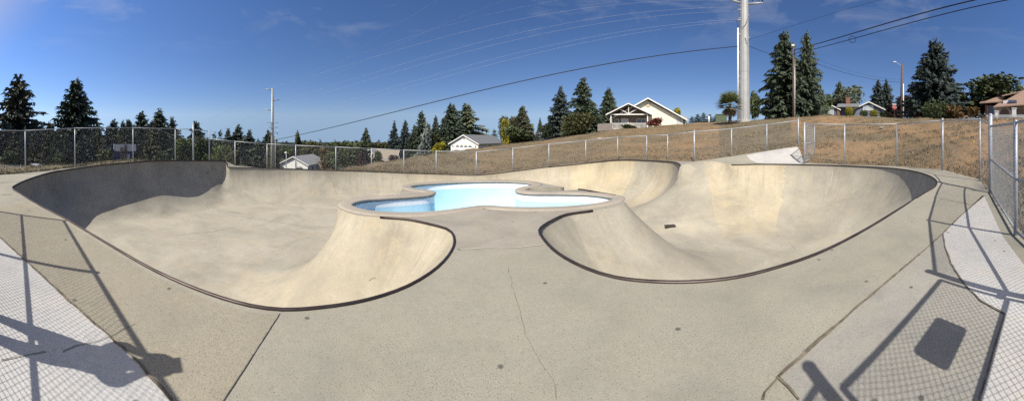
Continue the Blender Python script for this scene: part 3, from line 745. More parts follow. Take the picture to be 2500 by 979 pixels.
def fence(name, label, P, Hs, cat='fence', post_r=.03, group=None, pitch=.075, wr=.0013, skip_posts=(), mid=False, bottom=False, barb=0.0, thick=(), skip_span=(), extra=.02, sub=1):
    root = empty(name, P[0]); tag(root, label, cat, group)
    o3 = Vector(P[0]); Q = [tuple(Vector(p) - o3) for p in P]
    mm = MB(); rail = MB()
    for i in range(len(Q) - 1):
        if i in skip_span: continue
        a, b = Vector(Q[i]), Vector(Q[i + 1])
        for s in range(sub):
            t0, t1 = s / sub, (s + 1) / sub
            chain_mesh(mm, a.lerp(b, t0), a.lerp(b, t1), Hs[i] + (Hs[i + 1] - Hs[i]) * t0, Hs[i] + (Hs[i + 1] - Hs[i]) * t1, pitch, wr, barb=barb)
        rail.tube([a + Vector((0, 0, Hs[i])), b + Vector((0, 0, Hs[i + 1]))], .021, 8)
    mm.build('mesh', M['wire'], root); rail.build('top_rail', M['galv'], root)
    if mid:
        for i in range(len(Q) - 1):
            if i in skip_span: continue
            mb = MB(); mb.tube([Vector(Q[i]) + Vector((0, 0, Hs[i] * mid)), Vector(Q[i + 1]) + Vector((0, 0, Hs[i + 1] * mid))], .02, 8); mb.build('mid_rail', M['galv'], root)
    if bottom:
        mb = MB()
        for i in range(len(Q) - 1):
            if i in skip_span: continue
            mb.tube([Vector(Q[i]) + Vector((0, 0, .07)), Vector(Q[i + 1]) + Vector((0, 0, .07))], .02, 8)
        mb.build('bottom_rail', M['galv'], root)
    for i, q in enumerate(Q):
        if i in skip_posts: continue
        mb = MB(); cap_post(mb, q, Hs[i] + (thick[i][1] if i in thick else extra), thick[i][0] if i in thick else post_r)
        mb.build('post', M['galvpost'], root)
    return root
fence('chain_link_fence', 'tall galvanised chain link fence with knuckled top behind the shaded high wall', ft_, [a[3] for a in TALL], barb=.03, wr=.001, pitch=.085, thick={5: (.05, .35), 6: (.04, .08)} if True else ())
fence('chain_link_fence', 'low galvanised chain link fence running along the far bowl wall below the houses', [ft_[-1]] + fb, [1.42] + [a[3] for a in BACK], skip_posts=(0,), post_r=.027, thick={8: (.036, .03), 15: (.036, .06), 18: (.034, .1)})
fence('chain_link_fence', 'chain link fence at the foot of the orange dirt bank', fh, [a[3] for a in HILL], barb=.025, thick={0: (.045, .03), 3: (.042, .06), 5: (.055, .24)})
GP = [fh[5], (4.62, -.42, 0), GATE_B]
fence('chain_link_fence', 'close chain link fence with diagonal brace and bottom rail beside pale slab', GP, [1.8, 1.72, 1.78], post_r=.034, mid=.5, bottom=True, barb=.03, thick={2: (.045, .08)}, skip_posts=(0,), pitch=.06, wr=.002)
fl = [Vector(LEFT_END).lerp(Vector(GATE_A), t) for t in (0, .305, .64, 1)]
fence('chain_link_fence', 'chain link fence behind the viewer that casts mesh shadow on pale slab', [tuple(v) for v in fl], [1.8] * 4, post_r=.034, mid=.5, barb=.03, thick={3: (.045, .14)}, pitch=.06, wr=.002)
# gate beside the viewer (its shadow lies on the grey slab)
gv = Vector(GATE_B) - Vector(GATE_A); GL = gv.length
gate = empty('gate', GATE_A, math.atan2(gv.y, gv.x)); tag(gate, 'chain link walk gate with a plain rounded sign panel wired to it', 'gate')
mb = MB(); hh = 1.66
for x in (.09, GL - .09): mb.tube([(x, 0, .08), (x, 0, hh)], .022, 8)
for z in (.08, .88, hh): mb.tube([(.09, 0, z), (GL - .09, 0, z)], .022, 8)
mb.build('gate_frame', M['galv'], gate)
mb = MB(); chain_mesh(mb, (.1, 0, 0), (GL - .1, 0, 0), hh, hh, .06, .002, .08); mb.build('mesh', M['wire'], gate)
mb = MB(); w, h, rr = .23, .155, .045; vs = []
for cx, cz, a0 in ((w - rr, h - rr, 0), (-w + rr, h - rr, 90), (-w + rr, -h + rr, 180), (w - rr, -h + rr, 270)):
    for k in range(5):
        a = math.radians(a0 + k * 22.5); vs.append((GL * .5 + cx + rr * math.cos(a), cz + rr * math.sin(a) + 1.27))
m_ = len(vs); mb.add([(x, .012, z) for x, z in vs] + [(x, .016, z) for x, z in vs], [tuple(range(m_)), tuple(reversed(range(m_, 2 * m_)))] + [(k, k + m_, (k + 1) % m_ + m_, (k + 1) % m_) for k in range(m_)])
mb.build('sign_panel', M['panel'], gate)
for z in (.35, 1.4): mb = MB(); mb.tube([(.0, 0, z), (.09, 0, z)], .03, 8); mb.build('hinge', M['galv'], gate)
mb = MB(); mb.box((GL - .05, 0, .95), (.14, .05, .05)); mb.build('latch', M['galv'], gate)
# open gate leaf at the ramp
ga = Vector(fh[0]); gb = Vector(pd(1988.5, 372, 16.6)); gb.z = ga.z + .2
gd = gb - ga
eg = empty('gate', tuple(ga), math.atan2(gd.y, gd.x)); tag(eg, 'chain link gate leaf standing open at the top of the pale ramp', 'gate')
mb = MB(); L = gd.to_2d().length
for x in (.07, L): mb.tube([(x, 0, .1), (x, 0, 1.86)], .024, 8)
for z in (.1, .95, 1.86): mb.tube([(.07, 0, z), (L, 0, z)], .021, 8)
mb.build('gate_frame', M['galv'], eg)
mb = MB(); chain_mesh(mb, (.07, 0, 0), (L, 0, 0), 1.86, 1.86, .07, .002, .1); mb.build('mesh', M['wire'], eg)



# ---------------------------------------------------------------- trees
def foliage_mesh(name, vs, fs, tone):
    me = bpy.data.meshes.new(name); me.from_pydata(vs, [], fs); me.update()
    me.attributes.new('tone', 'FLOAT', 'FACE').data.foreach_set('value', np.clip(np.array(tone, np.float32), 0, 1))
    me.materials.append(M['fir']); return me
def conifer_mesh(seed, whorls=26, nb=8, power=.85, droop=.25, ragged=.3, spray=5, low=.04, size=1.0, gap=0.0):
    """unit height, unit radius"""
    rn = random.Random(seed); vs = []; fs = []; tone = []
    lean = [rn.uniform(-.25, .25) for _ in range(3)]
    for w in range(whorls):
        t = low + (1 - low) * (w + rn.uniform(-.3, .3)) / whorls
        t = min(.985, max(.02, t)); n = max(4, int(nb * (1.1 - .5 * t))); ph = rn.uniform(0, 6.28)
        for b in range(n):
            if rn.random() < gap: continue
            a = ph + 2 * PI * (b + rn.uniform(-.3, .3)) / n
            bulge = 1 + .22 * math.sin(3 * a + lean[0] * 20 + t * 9) * ragged * 2
            L = (1 - t) ** power * rn.uniform(1 - ragged * 1.4, 1 + ragged * .35) * bulge + .025
            if t < .15: L *= .75 + 1.6 * t
            ca, sa = math.cos(a), math.sin(a); bt = rn.uniform(-.2, .2)
            up = rn.uniform(-.02, .05)
            m = max(2, int(spray * (.5 + L)))
            for s in range(m):
                u = (s + .6) / m
                r = L * u; z = t + up * u * 2 - droop * .22 * L * u * u + .02 * u
                sz = (.055 + .10 * L * (1 - .55 * u)) * size * rn.uniform(.7, 1.3)
                for q in range(2):
                    side = (1 if q else -1) * rn.uniform(.25, 1.0)
                    dx, dy = ca * .8 - sa * side * .9, sa * .8 + ca * side * .9
                    l = sz * 1.7; wv = sz * .42
                    px_, py_ = r * ca + rn.uniform(-.02, .02), r * sa + rn.uniform(-.02, .02)
                    zz = z + rn.uniform(-.012, .012)
                    k = len(vs)
                    vs += [(px_ - dy * wv, py_ + dx * wv, zz + .008), (px_ + dy * wv, py_ - dx * wv, zz - .010), (px_ + dx * l, py_ + dy * l, zz - .022 - droop * .05 * rn.random()), ]
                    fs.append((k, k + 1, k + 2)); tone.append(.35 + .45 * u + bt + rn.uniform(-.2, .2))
                # a hanging sprig gives the branch thickness
                k = len(vs); hx, hy = ca * sz * .7, sa * sz * .7
                x0, y0 = r * ca, r * sa
                vs += [(x0 - hx, y0 - hy, z + .008), (x0 + hx, y0 + hy, z + .002), (x0 + rn.uniform(-.03, .03), y0 + rn.uniform(-.03, .03), z - .035 * rn.uniform(.6, 1.5))]
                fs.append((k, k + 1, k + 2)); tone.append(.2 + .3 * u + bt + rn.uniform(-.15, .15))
    # leader
    k = len(vs); vs += [(-.02, 0, .95), (.02, 0, .95), (0, .0, 1.0), (0, -.02, .95), (0, .02, .95)]; fs += [(k, k + 1, k + 2), (k + 3, k + 4, k + 2)]; tone += [.5, .5]
    return foliage_mesh('crown', vs, fs, tone)
def broad_mesh(seed, lobes=11, leaves=2600, size=.075, spread=.62, flat=.8, low=.22, tall=1.0, gap=.25, smooth=False):
    """unit height, unit radius crown"""
    rn = random.Random(seed); L = []
    for i in range(lobes):
        a = rn.uniform(0, 6.28); r = math.sqrt(rn.random()) * spread; hz = rn.uniform(low + .18, .84 * tall)
        k = 1 - abs((hz - .55)) * .9
        L.append((r * math.cos(a) * k, r * math.sin(a) * k, hz, rn.uniform(.28, .46), rn.uniform(.13, .20) * flat * 1.1, rn.uniform(-.22, .22)))
    if smooth: L = [(0, 0, .5, .92, .47, 0)] + [(.5 * math.cos(i * 1.05), .5 * math.sin(i * 1.05), .42, .45, .36, rn.uniform(-.1, .1)) for i in range(6)]
    vs = []; fs = []; tone = []
    for i in range(leaves):
        x0, y0, z0, R_, H_, tn = rn.choice(L)
        while True:
            p = [rn.gauss(0, 1) for _ in range(3)]; l = math.sqrt(sum(c * c for c in p))
            if l > .1: break
        sh = rn.uniform(.80, 1.03) if smooth else (rn.random() ** .45) * 1.08
        p = [c / l * sh for c in p]
        x, y, z = x0 + p[0] * R_, y0 + p[1] * R_, z0 + p[2] * H_
        if z < low * .5: continue
        s = size * rn.uniform(.6, 1.4)
        u = Vector([rn.gauss(0, 1) for _ in range(3)]).normalized(); v = u.orthogonal().normalized()
        u2 = u.cross(v); k = len(vs)
        sc = Vector((1, 1, .8))
        c = Vector((x, y, z))
        for q in (v * s, u2 * s * .6, -v * s * .8, -u2 * s * .6): vs.append(tuple(c + Vector((q.x * sc.x, q.y * sc.y, q.z * .55))))
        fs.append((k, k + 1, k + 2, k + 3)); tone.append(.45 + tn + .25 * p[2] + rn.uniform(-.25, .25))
    return foliage_mesh('crown', vs, fs, tone)
def trunk_mesh(seed, limbs=6, top=.92, r=.03):
    rn = random.Random(seed); mb = MB()
    mb.tube([(0, 0, -.03), (rn.uniform(-.02, .02), rn.uniform(-.02, .02), .3), (0, 0, .65), (0, 0, top)], [r * 1.25, r, r * .6, r * .12], 7)
    for i in range(limbs):
        a = rn.uniform(0, 6.28); z = rn.uniform(.25, .7); l = rn.uniform(.3, .6)
        mb.tube([(0, 0, z), (l * .5 * math.cos(a), l * .5 * math.sin(a), z + .10), (l * math.cos(a), l * math.sin(a), z + .2)], [r * .45, r * .3, r * .1], 5)
    return mb.mesh('trunk', M['bark'])
CON = {'dense': [conifer_mesh(1, 46, 12, .8, .3, .22, 7, size=.82), conifer_mesh(2, 44, 12, .75, .3, .28, 7, size=.82)],
       'fir': [conifer_mesh(s, 40, 11, .8, .35, .36, 7, gap=.05, size=.82) for s in (3, 4, 5)],
       'loose': [conifer_mesh(s, 32, 11, .70, .5, .46, 8, gap=.10, size=.88) for s in (6, 7)],
       'wide': [conifer_mesh(s, 42, 12, .62, .1, .30, 9, size=.8) for s in (8,)],
       'small': [conifer_mesh(s, 16, 7, .85, .3, .4, 4, size=1.35) for s in (9, 10, 11)]}
BRO = {'broad': [broad_mesh(s) for s in (21, 22, 23)], 'airy': [broad_mesh(s, 14, 1500, .06, .7) for s in (24,)],
       'bush': [broad_mesh(s, 10, 1700, .10, .6, 1.1, .02) for s in (25, 26)], 'tall': [broad_mesh(27, 14, 1700, .11, .45, .9, .05)],
       'clipped': [broad_mesh(28, leaves=3800, size=.06, low=.0, smooth=True)], 'dome': [broad_mesh(29, 18, 4200, .06, .58, 1.0, .08)]}
TRUNK = [trunk_mesh(41), trunk_mesh(42), trunk_mesh(43, 9, .8, .035)]
def place_tree(name, kind, mat, px, top, wid, D, label, cat='tree', group=None, base=None, seed=0, bh=None, trunk=True, dz=-.25):
    zb = zof(base, D) if base else tz(px, D) + dz
    h = zof(top, D) - zb; r = wid / 2 * D / F * (1.75 if kind in CON else 1.02 if kind == 'clipped' else 1.4)
    a = az(px)
    root = empty(name, (D * math.sin(a), D * math.cos(a), zb), seed * 1.7 + px * .05)
    tag(root, label, cat, group)
    lib = CON[kind] if kind in CON else BRO[kind]
    me = lib[(seed + int(px)) % len(lib)]
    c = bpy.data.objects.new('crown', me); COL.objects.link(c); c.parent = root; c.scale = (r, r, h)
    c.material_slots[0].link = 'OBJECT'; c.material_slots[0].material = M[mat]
    if trunk:
        tm = TRUNK[2] if kind in BRO else TRUNK[int(px) % 2]
        t = bpy.data.objects.new('trunk', tm); COL.objects.link(t); t.parent = root
        k = min(r, h * .35) if kind in CON else r * .85
        t.scale = (k, k, h * (.97 if kind in CON else .8))
    return root
T = place_tree
# behind the tall fence
T('fir_tree', 'loose', 'fir_brown', 44, 193, 122, 52, 'tall ragged fir with drooping open branches at the start of the tall fence', seed=1)
T('fir_tree', 'dense', 'fir', 186, 206, 108, 48, 'tall dense dark conical fir standing alone above the fence top', seed=0)
T('fir_tree', 'fir', 'fir', 278, 298, 66, 55, 'short twin-topped fir right after the tall dense conical fir', seed=1)
T('fir_tree', 'fir', 'fir', 346, 280, 72, 56, 'dark fir with a narrow tip above the blue scoreboard', seed=2)
T('fir_tree', 'fir', 'fir', 390, 275, 86, 54, 'broad dark fir, tallest of the clump beside the blue scoreboard', seed=0)
T('fir_tree', 'fir', 'fir', 420, 294, 58, 55, 'dark fir falling away at the end of the clump by the scoreboard', seed=1)
T('fir_tree', 'loose', 'fir', 478, 301, 60, 66, 'wide flat-topped fir behind the white post of the tall fence', seed=2)
grp = 'dark conifers crowded behind the tall fence'
rn = random.Random(5)
for i, px in enumerate([-30, -8, 14, 36, 60, 84, 104, 122, 140, 160, 205, 222, 238, 252, 264, 300, 314, 328, 362, 374, 404, 432]):
    T('fir_tree', ['fir', 'dense', 'loose'][i % 3], ['fir', 'fir_brown', 'spruce', 'fir_brown'][i % 4], px, 314 + rn.uniform(-16, 22), rn.uniform(34, 52), 38 + rn.uniform(-6, 8), 'dark conifer in the crowded belt behind the tall chain link fence', group=grp, seed=i)
grp = 'bushes under the conifers behind the tall fence'
for i, (px, tp, w, m) in enumerate([(18, 366, 50, 'broad'), (140, 372, 46, 'broad'), (262, 362, 46, 'broad'), (398, 366, 44, 'broad')]):
    T('bush', 'bush', m, px, tp, w, 30, 'dark green bush low under the conifers behind the tall chain link fence', 'bush', grp, seed=i, trunk=False, dz=-.6)
T('willow_tree', 'dome', 'bright', 452, 333, 76, 40, 'light olive green rounded willow behind the white fence post', seed=1)
T('willow_tree', 'dome', 'bright', 548, 350, 70, 44, 'light green rounded willow where the low fence begins', seed=2)
T('willow_tree', 'dome', 'broad', 500, 330, 60, 52, 'darker green rounded willow where the tall fence ends', seed=3)
T('willow_tree', 'dome', 'olive', 566, 366, 44, 40, 'low olive willow hugging the low fence at its start', seed=3)
T('bush', 'bush', 'bright', 505, 376, 40, 34, 'small light green bush below the willows at the end of the tall fence', 'bush', trunk=False)
T('bush', 'bush', 'olive', 428, 372, 44, 34, 'olive bush beside the light olive willow', 'bush', trunk=False)
for i, (px, tp, w, lb) in enumerate([(523, 326, 20, 'small dark fir just past the end post of the tall fence'), (538, 319, 17, 'thin pointed fir among small firs past the end of the tall fence'), (557, 322, 26, 'round-shouldered fir among small firs past the end of the tall fence'), (582, 313, 34, 'broad dark fir, tallest before the far steel pole'), (609, 325, 28, 'dark fir just lower than the broad one before the far steel pole'), (630, 341, 14, 'little fir tip closest before the far steel pole'), (656, 326, 34, 'dark fir directly behind the far steel pole')]):
    T('fir_tree', 'small' if w < 22 else 'fir', 'fir', px, tp - 2, w * 1.75, 85, lb, seed=i)
grp = 'trees along the valley behind the low fence'
for i, px in enumerate([516, 540, 566, 590, 612, 636, 652, 690, 745, 765, 790, 815, 838, 862]):
    T('tree', 'broad', ['broad', 'olive', 'broad', 'bright'][i % 4], px, 346 + rn.uniform(-6, 12), 52, 98 + rn.uniform(-8, 10), 'leafy tree in the valley row behind the low chain link fence', group=grp, seed=i)
grp = 'far dark trees at the foot of the sky'
for i, px in enumerate([500, 515, 548, 570, 596, 620, 640, 676, 690, 700, 712, 722, 738, 748, 758, 770, 782, 796, 806, 818, 830, 850, 872, 900, 925, 940, 1005]):
    T('fir_tree', 'small', 'fir', px, 346 + rn.uniform(-6, 8), 26, 150, 'tiny far dark fir at the skyline over the valley', group=grp, seed=i)
T('poplar_tree', 'tall', 'olive', 728, 322, 22, 100, 'narrow upright olive green poplar beyond the white gabled house', seed=1)
T('bush', 'dome', 'olive', 668, 352, 36, 70, 'olive leafy tree between the far steel pole and the white gabled house', 'tree', seed=2)
T('tree', 'dome', 'broad', 860, 341, 116, 48, 'big round dark green tree between the two white houses', seed=4)
T('tree', 'bush', 'rustleaf', 800, 358, 40, 50, 'rusty tinted shrubby tree at the edge of the big round dark tree', seed=5)
T('tree', 'bush', 'plum', 884, 366, 34, 44, 'dusky purple shrub tree against the small white gable', seed=5)
T('tree', 'bush', 'broad', 928, 367, 30, 56, 'round green tree in front of the long tan roof', seed=1)
T('bush', 'bush', 'plum', 966, 378, 32, 46, 'low dusky bush at the end of the grey board fence', 'bush', trunk=False, seed=2)
grp = 'olive trees in the hedgerow over the long tan roof'
for i, px in enumerate([822, 842, 905, 925, 945, 965, 985, 1003, 1018]):
    T('tree', 'bush', 'olive', px, 342 + rn.uniform(-3, 6), 40, 125, 'olive tree in the hedgerow above the long tan roof', group=grp, seed=i)
T('fir_tree', 'fir', 'fir', 893, 317, 34, 120, 'bushy fir rising alone from the olive hedgerow', seed=2)
T('fir_tree', 'fir', 'spruce', 963, 301, 28, 115, 'pointed blue-green spruce, first of the pair above the hedgerow', seed=1)
T('fir_tree', 'fir', 'spruce', 990, 299, 32, 115, 'wider blue-green spruce, second of the pair above the hedgerow', seed=3)
T('fir_tree', 'fir', 'fir', 1029, 278, 46, 100, 'tall narrow dark fir beside the silver tree', seed=0)
T('fir_tree', 'fir', 'fir', 1012, 310, 34, 96, 'shorter dark fir hugging the tall narrow fir by the silver tree', seed=2)
T('silver_tree', 'tall', 'silver', 1043, 301, 34, 84, 'pale silver leaved tree between dark firs', seed=1)
T('bush', 'bush', 'silver', 1023, 350, 26, 80, 'pale silver bush at the foot of the silver tree', 'bush', trunk=False)
T('fir_tree', 'fir', 'fir', 1064, 288, 30, 95, 'dark fir rising just behind the silver tree', seed=1)
T('fir_tree', 'dense', 'fir', 1103, 261, 64, 92, 'broad dark fir behind the white garage gable', seed=1)
T('fir_tree', 'fir', 'fir', 1084, 292, 40, 90, 'dark fir filling the gap before the broad fir by the garage', seed=2)
T('larch_tree', 'loose', 'airy', 1139, 258, 76, 94, 'loose grey green larch over the white garage house', seed=1)
T('fir_tree', 'fir', 'fir', 1124, 300, 50, 90, 'dark fir under the loose larch behind the garage roof', seed=0)
T('bush', 'bush', 'yellowleaf', 1069, 346, 42, 74, 'yellow green bush beside the white garage gable', 'bush', seed=1, trunk=False)
T('tree', 'dome', 'olive', 1060, 325, 46, 86, 'olive leafy tree behind the yellow green bush', seed=1)
T('fir_tree', 'dense', 'fir_brown', 1276, 264, 46, 60, 'dark pointed cypress standing in the yellow green trees on the bank', seed=0)
T('tree', 'dome', 'olive', 1243, 280, 52, 66, 'yellow olive tree beside the garage roof end', seed=2)
T('tree', 'bush', 'yellowleaf', 1238, 288, 32, 63, 'yellow leaved shrub tree in front of the olive tree by the garage', seed=3, trunk=False)
T('tree', 'bush', 'broad', 1270, 305, 74, 58, 'dark leafy undergrowth tree at the foot of the pointed cypress', seed=4)
T('tree', 'bush', 'yellowleaf', 1292, 300, 22, 62, 'small yellow green tree on the far flank of the pointed cypress', seed=6)
T('fir_tree', 'small', 'spruce', 1313, 321, 26, 56, 'small blue spruce in front of the grey roof', seed=0)
T('fir_tree', 'small', 'fir', 1207, 316, 26, 120, 'far dark fir tip above the garage house ridge', seed=1)
T('fir_tree', 'fir', 'fir', 1319, 292, 18, 110, 'far dark fir above the grey roof, thinner of two', seed=2)
T('fir_tree', 'fir', 'fir', 1343, 290, 24, 105, 'far dark fir above the grey roof, fuller of two', seed=1)
T('tree', 'dome', 'broad', 1350, 300, 60, 80, 'dark rounded tree between grey roof and the pointed fir', seed=1)
T('fir_tree', 'fir', 'spruce', 1369, 218, 58, 78, 'pointed dark fir standing alone before the pair by the cream house', seed=1)
T('fir_tree', 'loose', 'fir', 1424, 196, 66, 76, 'tallest ragged dark fir near the cream house', seed=1)
T('fir_tree', 'dense', 'fir', 1486, 221, 46, 76, 'dark fir closest to the cream house chimney', seed=1)
T('fir_tree', 'dense', 'fir', 1440, 250, 66, 74, 'dense lower fir between the two firs by the cream house', seed=0)
T('tree', 'dome', 'olive', 1414, 272, 76, 56, 'wide brownish olive bush tree on the crest of the bank', seed=3)
T('tree', 'bush', 'broad', 1388, 295, 50, 60, 'dark green bush tree beside the wide olive one on the crest', seed=1)
T('tree', 'bush', 'yellowleaf', 1394, 283, 30, 66, 'yellow green tree top behind the wide olive bush tree', seed=2)
T('tree', 'bush', 'yellowleaf', 1648, 262, 30, 92, 'yellow green tree top showing over the cream house roof', seed=2)
for i, (px, tp) in enumerate([(1690, 284), (1704, 278), (1718, 275), (1733, 279), (1748, 281), (1762, 285)]):
    T('fir_tree', 'small', 'fir', px, tp, 26, 85, 'low dark conifer in the row between the cream house and the big steel pole', group='low conifers beside the big steel pole', seed=i)
T('tree', 'tall', 'broad', 1842, 224, 34, 62, 'thin dark leafy tree just behind the big steel pole', seed=3)
T('fir_tree', 'loose', 'fir', 1917, 86, 96, 50, 'tall dark fir behind the street lamp post, first of the big pair', seed=1)
T('fir_tree', 'fir', 'fir', 1970, 90, 70, 49, 'tall narrow dark fir, second of the big pair past the lamp post', seed=1)
T('fir_tree', 'dense', 'fir', 1935, 170, 100, 52, 'shorter dark fir filling in between the big pair of firs', seed=0)
T('tree', 'bush', 'broad', 1880, 258, 36, 54, 'low dark leafy tree at the foot of the big pair of firs', seed=0)
T('tree', 'bush', 'broad', 2012, 229, 42, 62, 'dark green tree behind the small blue house porch', seed=2)
T('fir_tree', 'fir', 'fir_brown', 2050, 204, 46, 80, 'brownish fir behind the chimney of the blue house', seed=2)
T('birch_tree', 'airy', 'airy', 2078, 202, 74, 78, 'airy grey green birch behind the blue house roof', seed=0)
T('tree', 'dome', 'broad', 2060, 236, 70, 82, 'dark rounded tree behind the blue house chimney', seed=0)
T('fir_tree', 'fir', 'spruce', 2144, 200, 44, 72, 'dark green conifer over the blue gable, first of two', seed=0)
T('fir_tree', 'fir', 'spruce', 2164, 199, 42, 72, 'dark green conifer over the blue gable, second of two', seed=1)
T('fir_tree', 'dense', 'spruce', 2152, 222, 66, 74, 'low spreading conifer under the two over the blue gable', seed=1)
T('plum_tree', 'dome', 'plum', 2204, 230, 60, 64, 'dark purple leaved plum tree behind the stop sign', seed=2)
T('plum_tree', 'bush', 'plum', 2180, 250, 44, 62, 'lower purple plum tree spreading behind the stop sign post', seed=3)
T('spruce_tree', 'wide', 'spruce', 2284, 110, 100, 46, 'huge broad dark spruce beside the wooden street lamp pole', seed=0)
T('tree', 'bush', 'redleaf', 2238, 262, 28, 44, 'small red leaved tree under the huge spruce', seed=1)
T('tree', 'dome', 'broad', 2412, 182, 172, 50, 'big rounded dark green tree behind the tan tiled house', seed=3)
T('tree', 'bush', 'broad', 2355, 228, 74, 52, 'dark leafy tree between the huge spruce and the big rounded tree', seed=5)
# shrubs on the plateau
T('hedge', 'clipped', 'broad', 2285, 239, 76, 38, 'large clipped dome-shaped green hedge bush', 'hedge', trunk=False)
T('bush', 'bush', 'rustleaf', 2331, 254, 46, 37, 'green bush topped with orange red flowers beside the dome hedge', 'bush', trunk=False, seed=1)
T('bush', 'bush', 'rustleaf', 2368, 260, 44, 39, 'green bush with orange flowers nearest the tan tiled house', 'bush', trunk=False, seed=2)
T('bush', 'clipped', 'olive', 2396, 277, 18, 36, 'small round olive bush at the corner of the tan tiled house', 'bush', trunk=False)
T('bush', 'clipped', 'yellowleaf', 2073, 255, 21, 52, 'tall column of golden clipped bush in front of the blue house', 'bush', trunk=False, base=285)
T('bush', 'clipped', 'yellowleaf', 2133.5, 265, 24, 50, 'squat golden clipped bush in front of the blue gable window', 'bush', trunk=False, base=286)
T('bush', 'clipped', 'broad', 2109, 266, 22, 51, 'dark green clipped bush between the two golden ones', 'bush', trunk=False, base=285)
T('bush', 'bush', 'broad', 2159, 271, 34, 51, 'loose dark green bush past the squat golden one', 'bush', trunk=False, base=287)
T('bush', 'bush', 'olive', 2010, 269, 44, 52, 'low olive bush at the foot of the small blue house', 'bush', trunk=False, base=285, seed=1)
T('bush', 'bush', 'redleaf', 1596, 287, 46, 50, 'round dusty red bush against the cream siding', 'bush', trunk=False, base=315)
T('bush', 'bush', 'broad', 1538, 303, 44, 49.5, 'low green bush under the porch railing', 'bush', trunk=False, base=319)
T('bush', 'clipped', 'broad', 731, 405, 22, 60, 'round clipped dark bush against the white gable wall', 'bush', trunk=False, base=425)
# palm
def palm():
    D = 33; b = gp(1782, D); root = empty('palm_tree', b); tag(root, 'short fan palm with skirt of dead fronds beside the big steel pole', 'palm')
    k = D / F; rn = random.Random(3)
    H = zof(258, D) - b[2]
    mb = MB(); mb.tube([(0, 0, -.1), (.02, 0, H * .5), (0, 0, H)], [.20, .17, .13], 9); mb.build('trunk', M['bark'], root)
    def fronds(name, n, e0, e1, L, mat):
        vs = []; fs = []; tone = []
        for i in range(n):
            a = rn.uniform(0, 6.28); el = rn.uniform(e0, e1); l = L * rn.uniform(.8, 1.1)
            dirv = Vector((math.cos(a) * math.cos(el), math.sin(a) * math.cos(el), math.sin(el)))
            c = Vector((0, 0, H)) + dirv * l * .45
            side = dirv.cross(Vector((0, 0, 1))).normalized(); upv = side.cross(dirv)
            for q in range(13):
                t = (q - 6) / 6 * 1.25
                tip = c + (dirv * math.cos(t) + side * math.sin(t)) * l * .6 - Vector((0, 0, .10 * l * rn.random()))
                k0 = len(vs); w = side * .035
                w2 = (side * math.cos(t) - dirv * math.sin(t)) * .075
                vs += [tuple(c - w2), tuple(c + w2), tuple(tip)]; fs.append((k0, k0 + 1, k0 + 2)); tone.append(rn.random())
            k0 = len(vs); vs += [(-.02, 0, H), (.02, 0, H), tuple(c)]; fs.append((k0, k0 + 1, k0 + 2)); tone.append(.3)
        me = foliage_mesh(name, vs, fs, tone); me.materials.clear(); me.materials.append(mat)
        o = bpy.data.objects.new(name, me); COL.objects.link(o); o.parent = root
    fronds('crown', 64, -.25, 1.4, 1.75, M['frond']); fronds('dead_fronds', 30, -1.35, -.6, 1.2, M['deadfrond'])
palm()

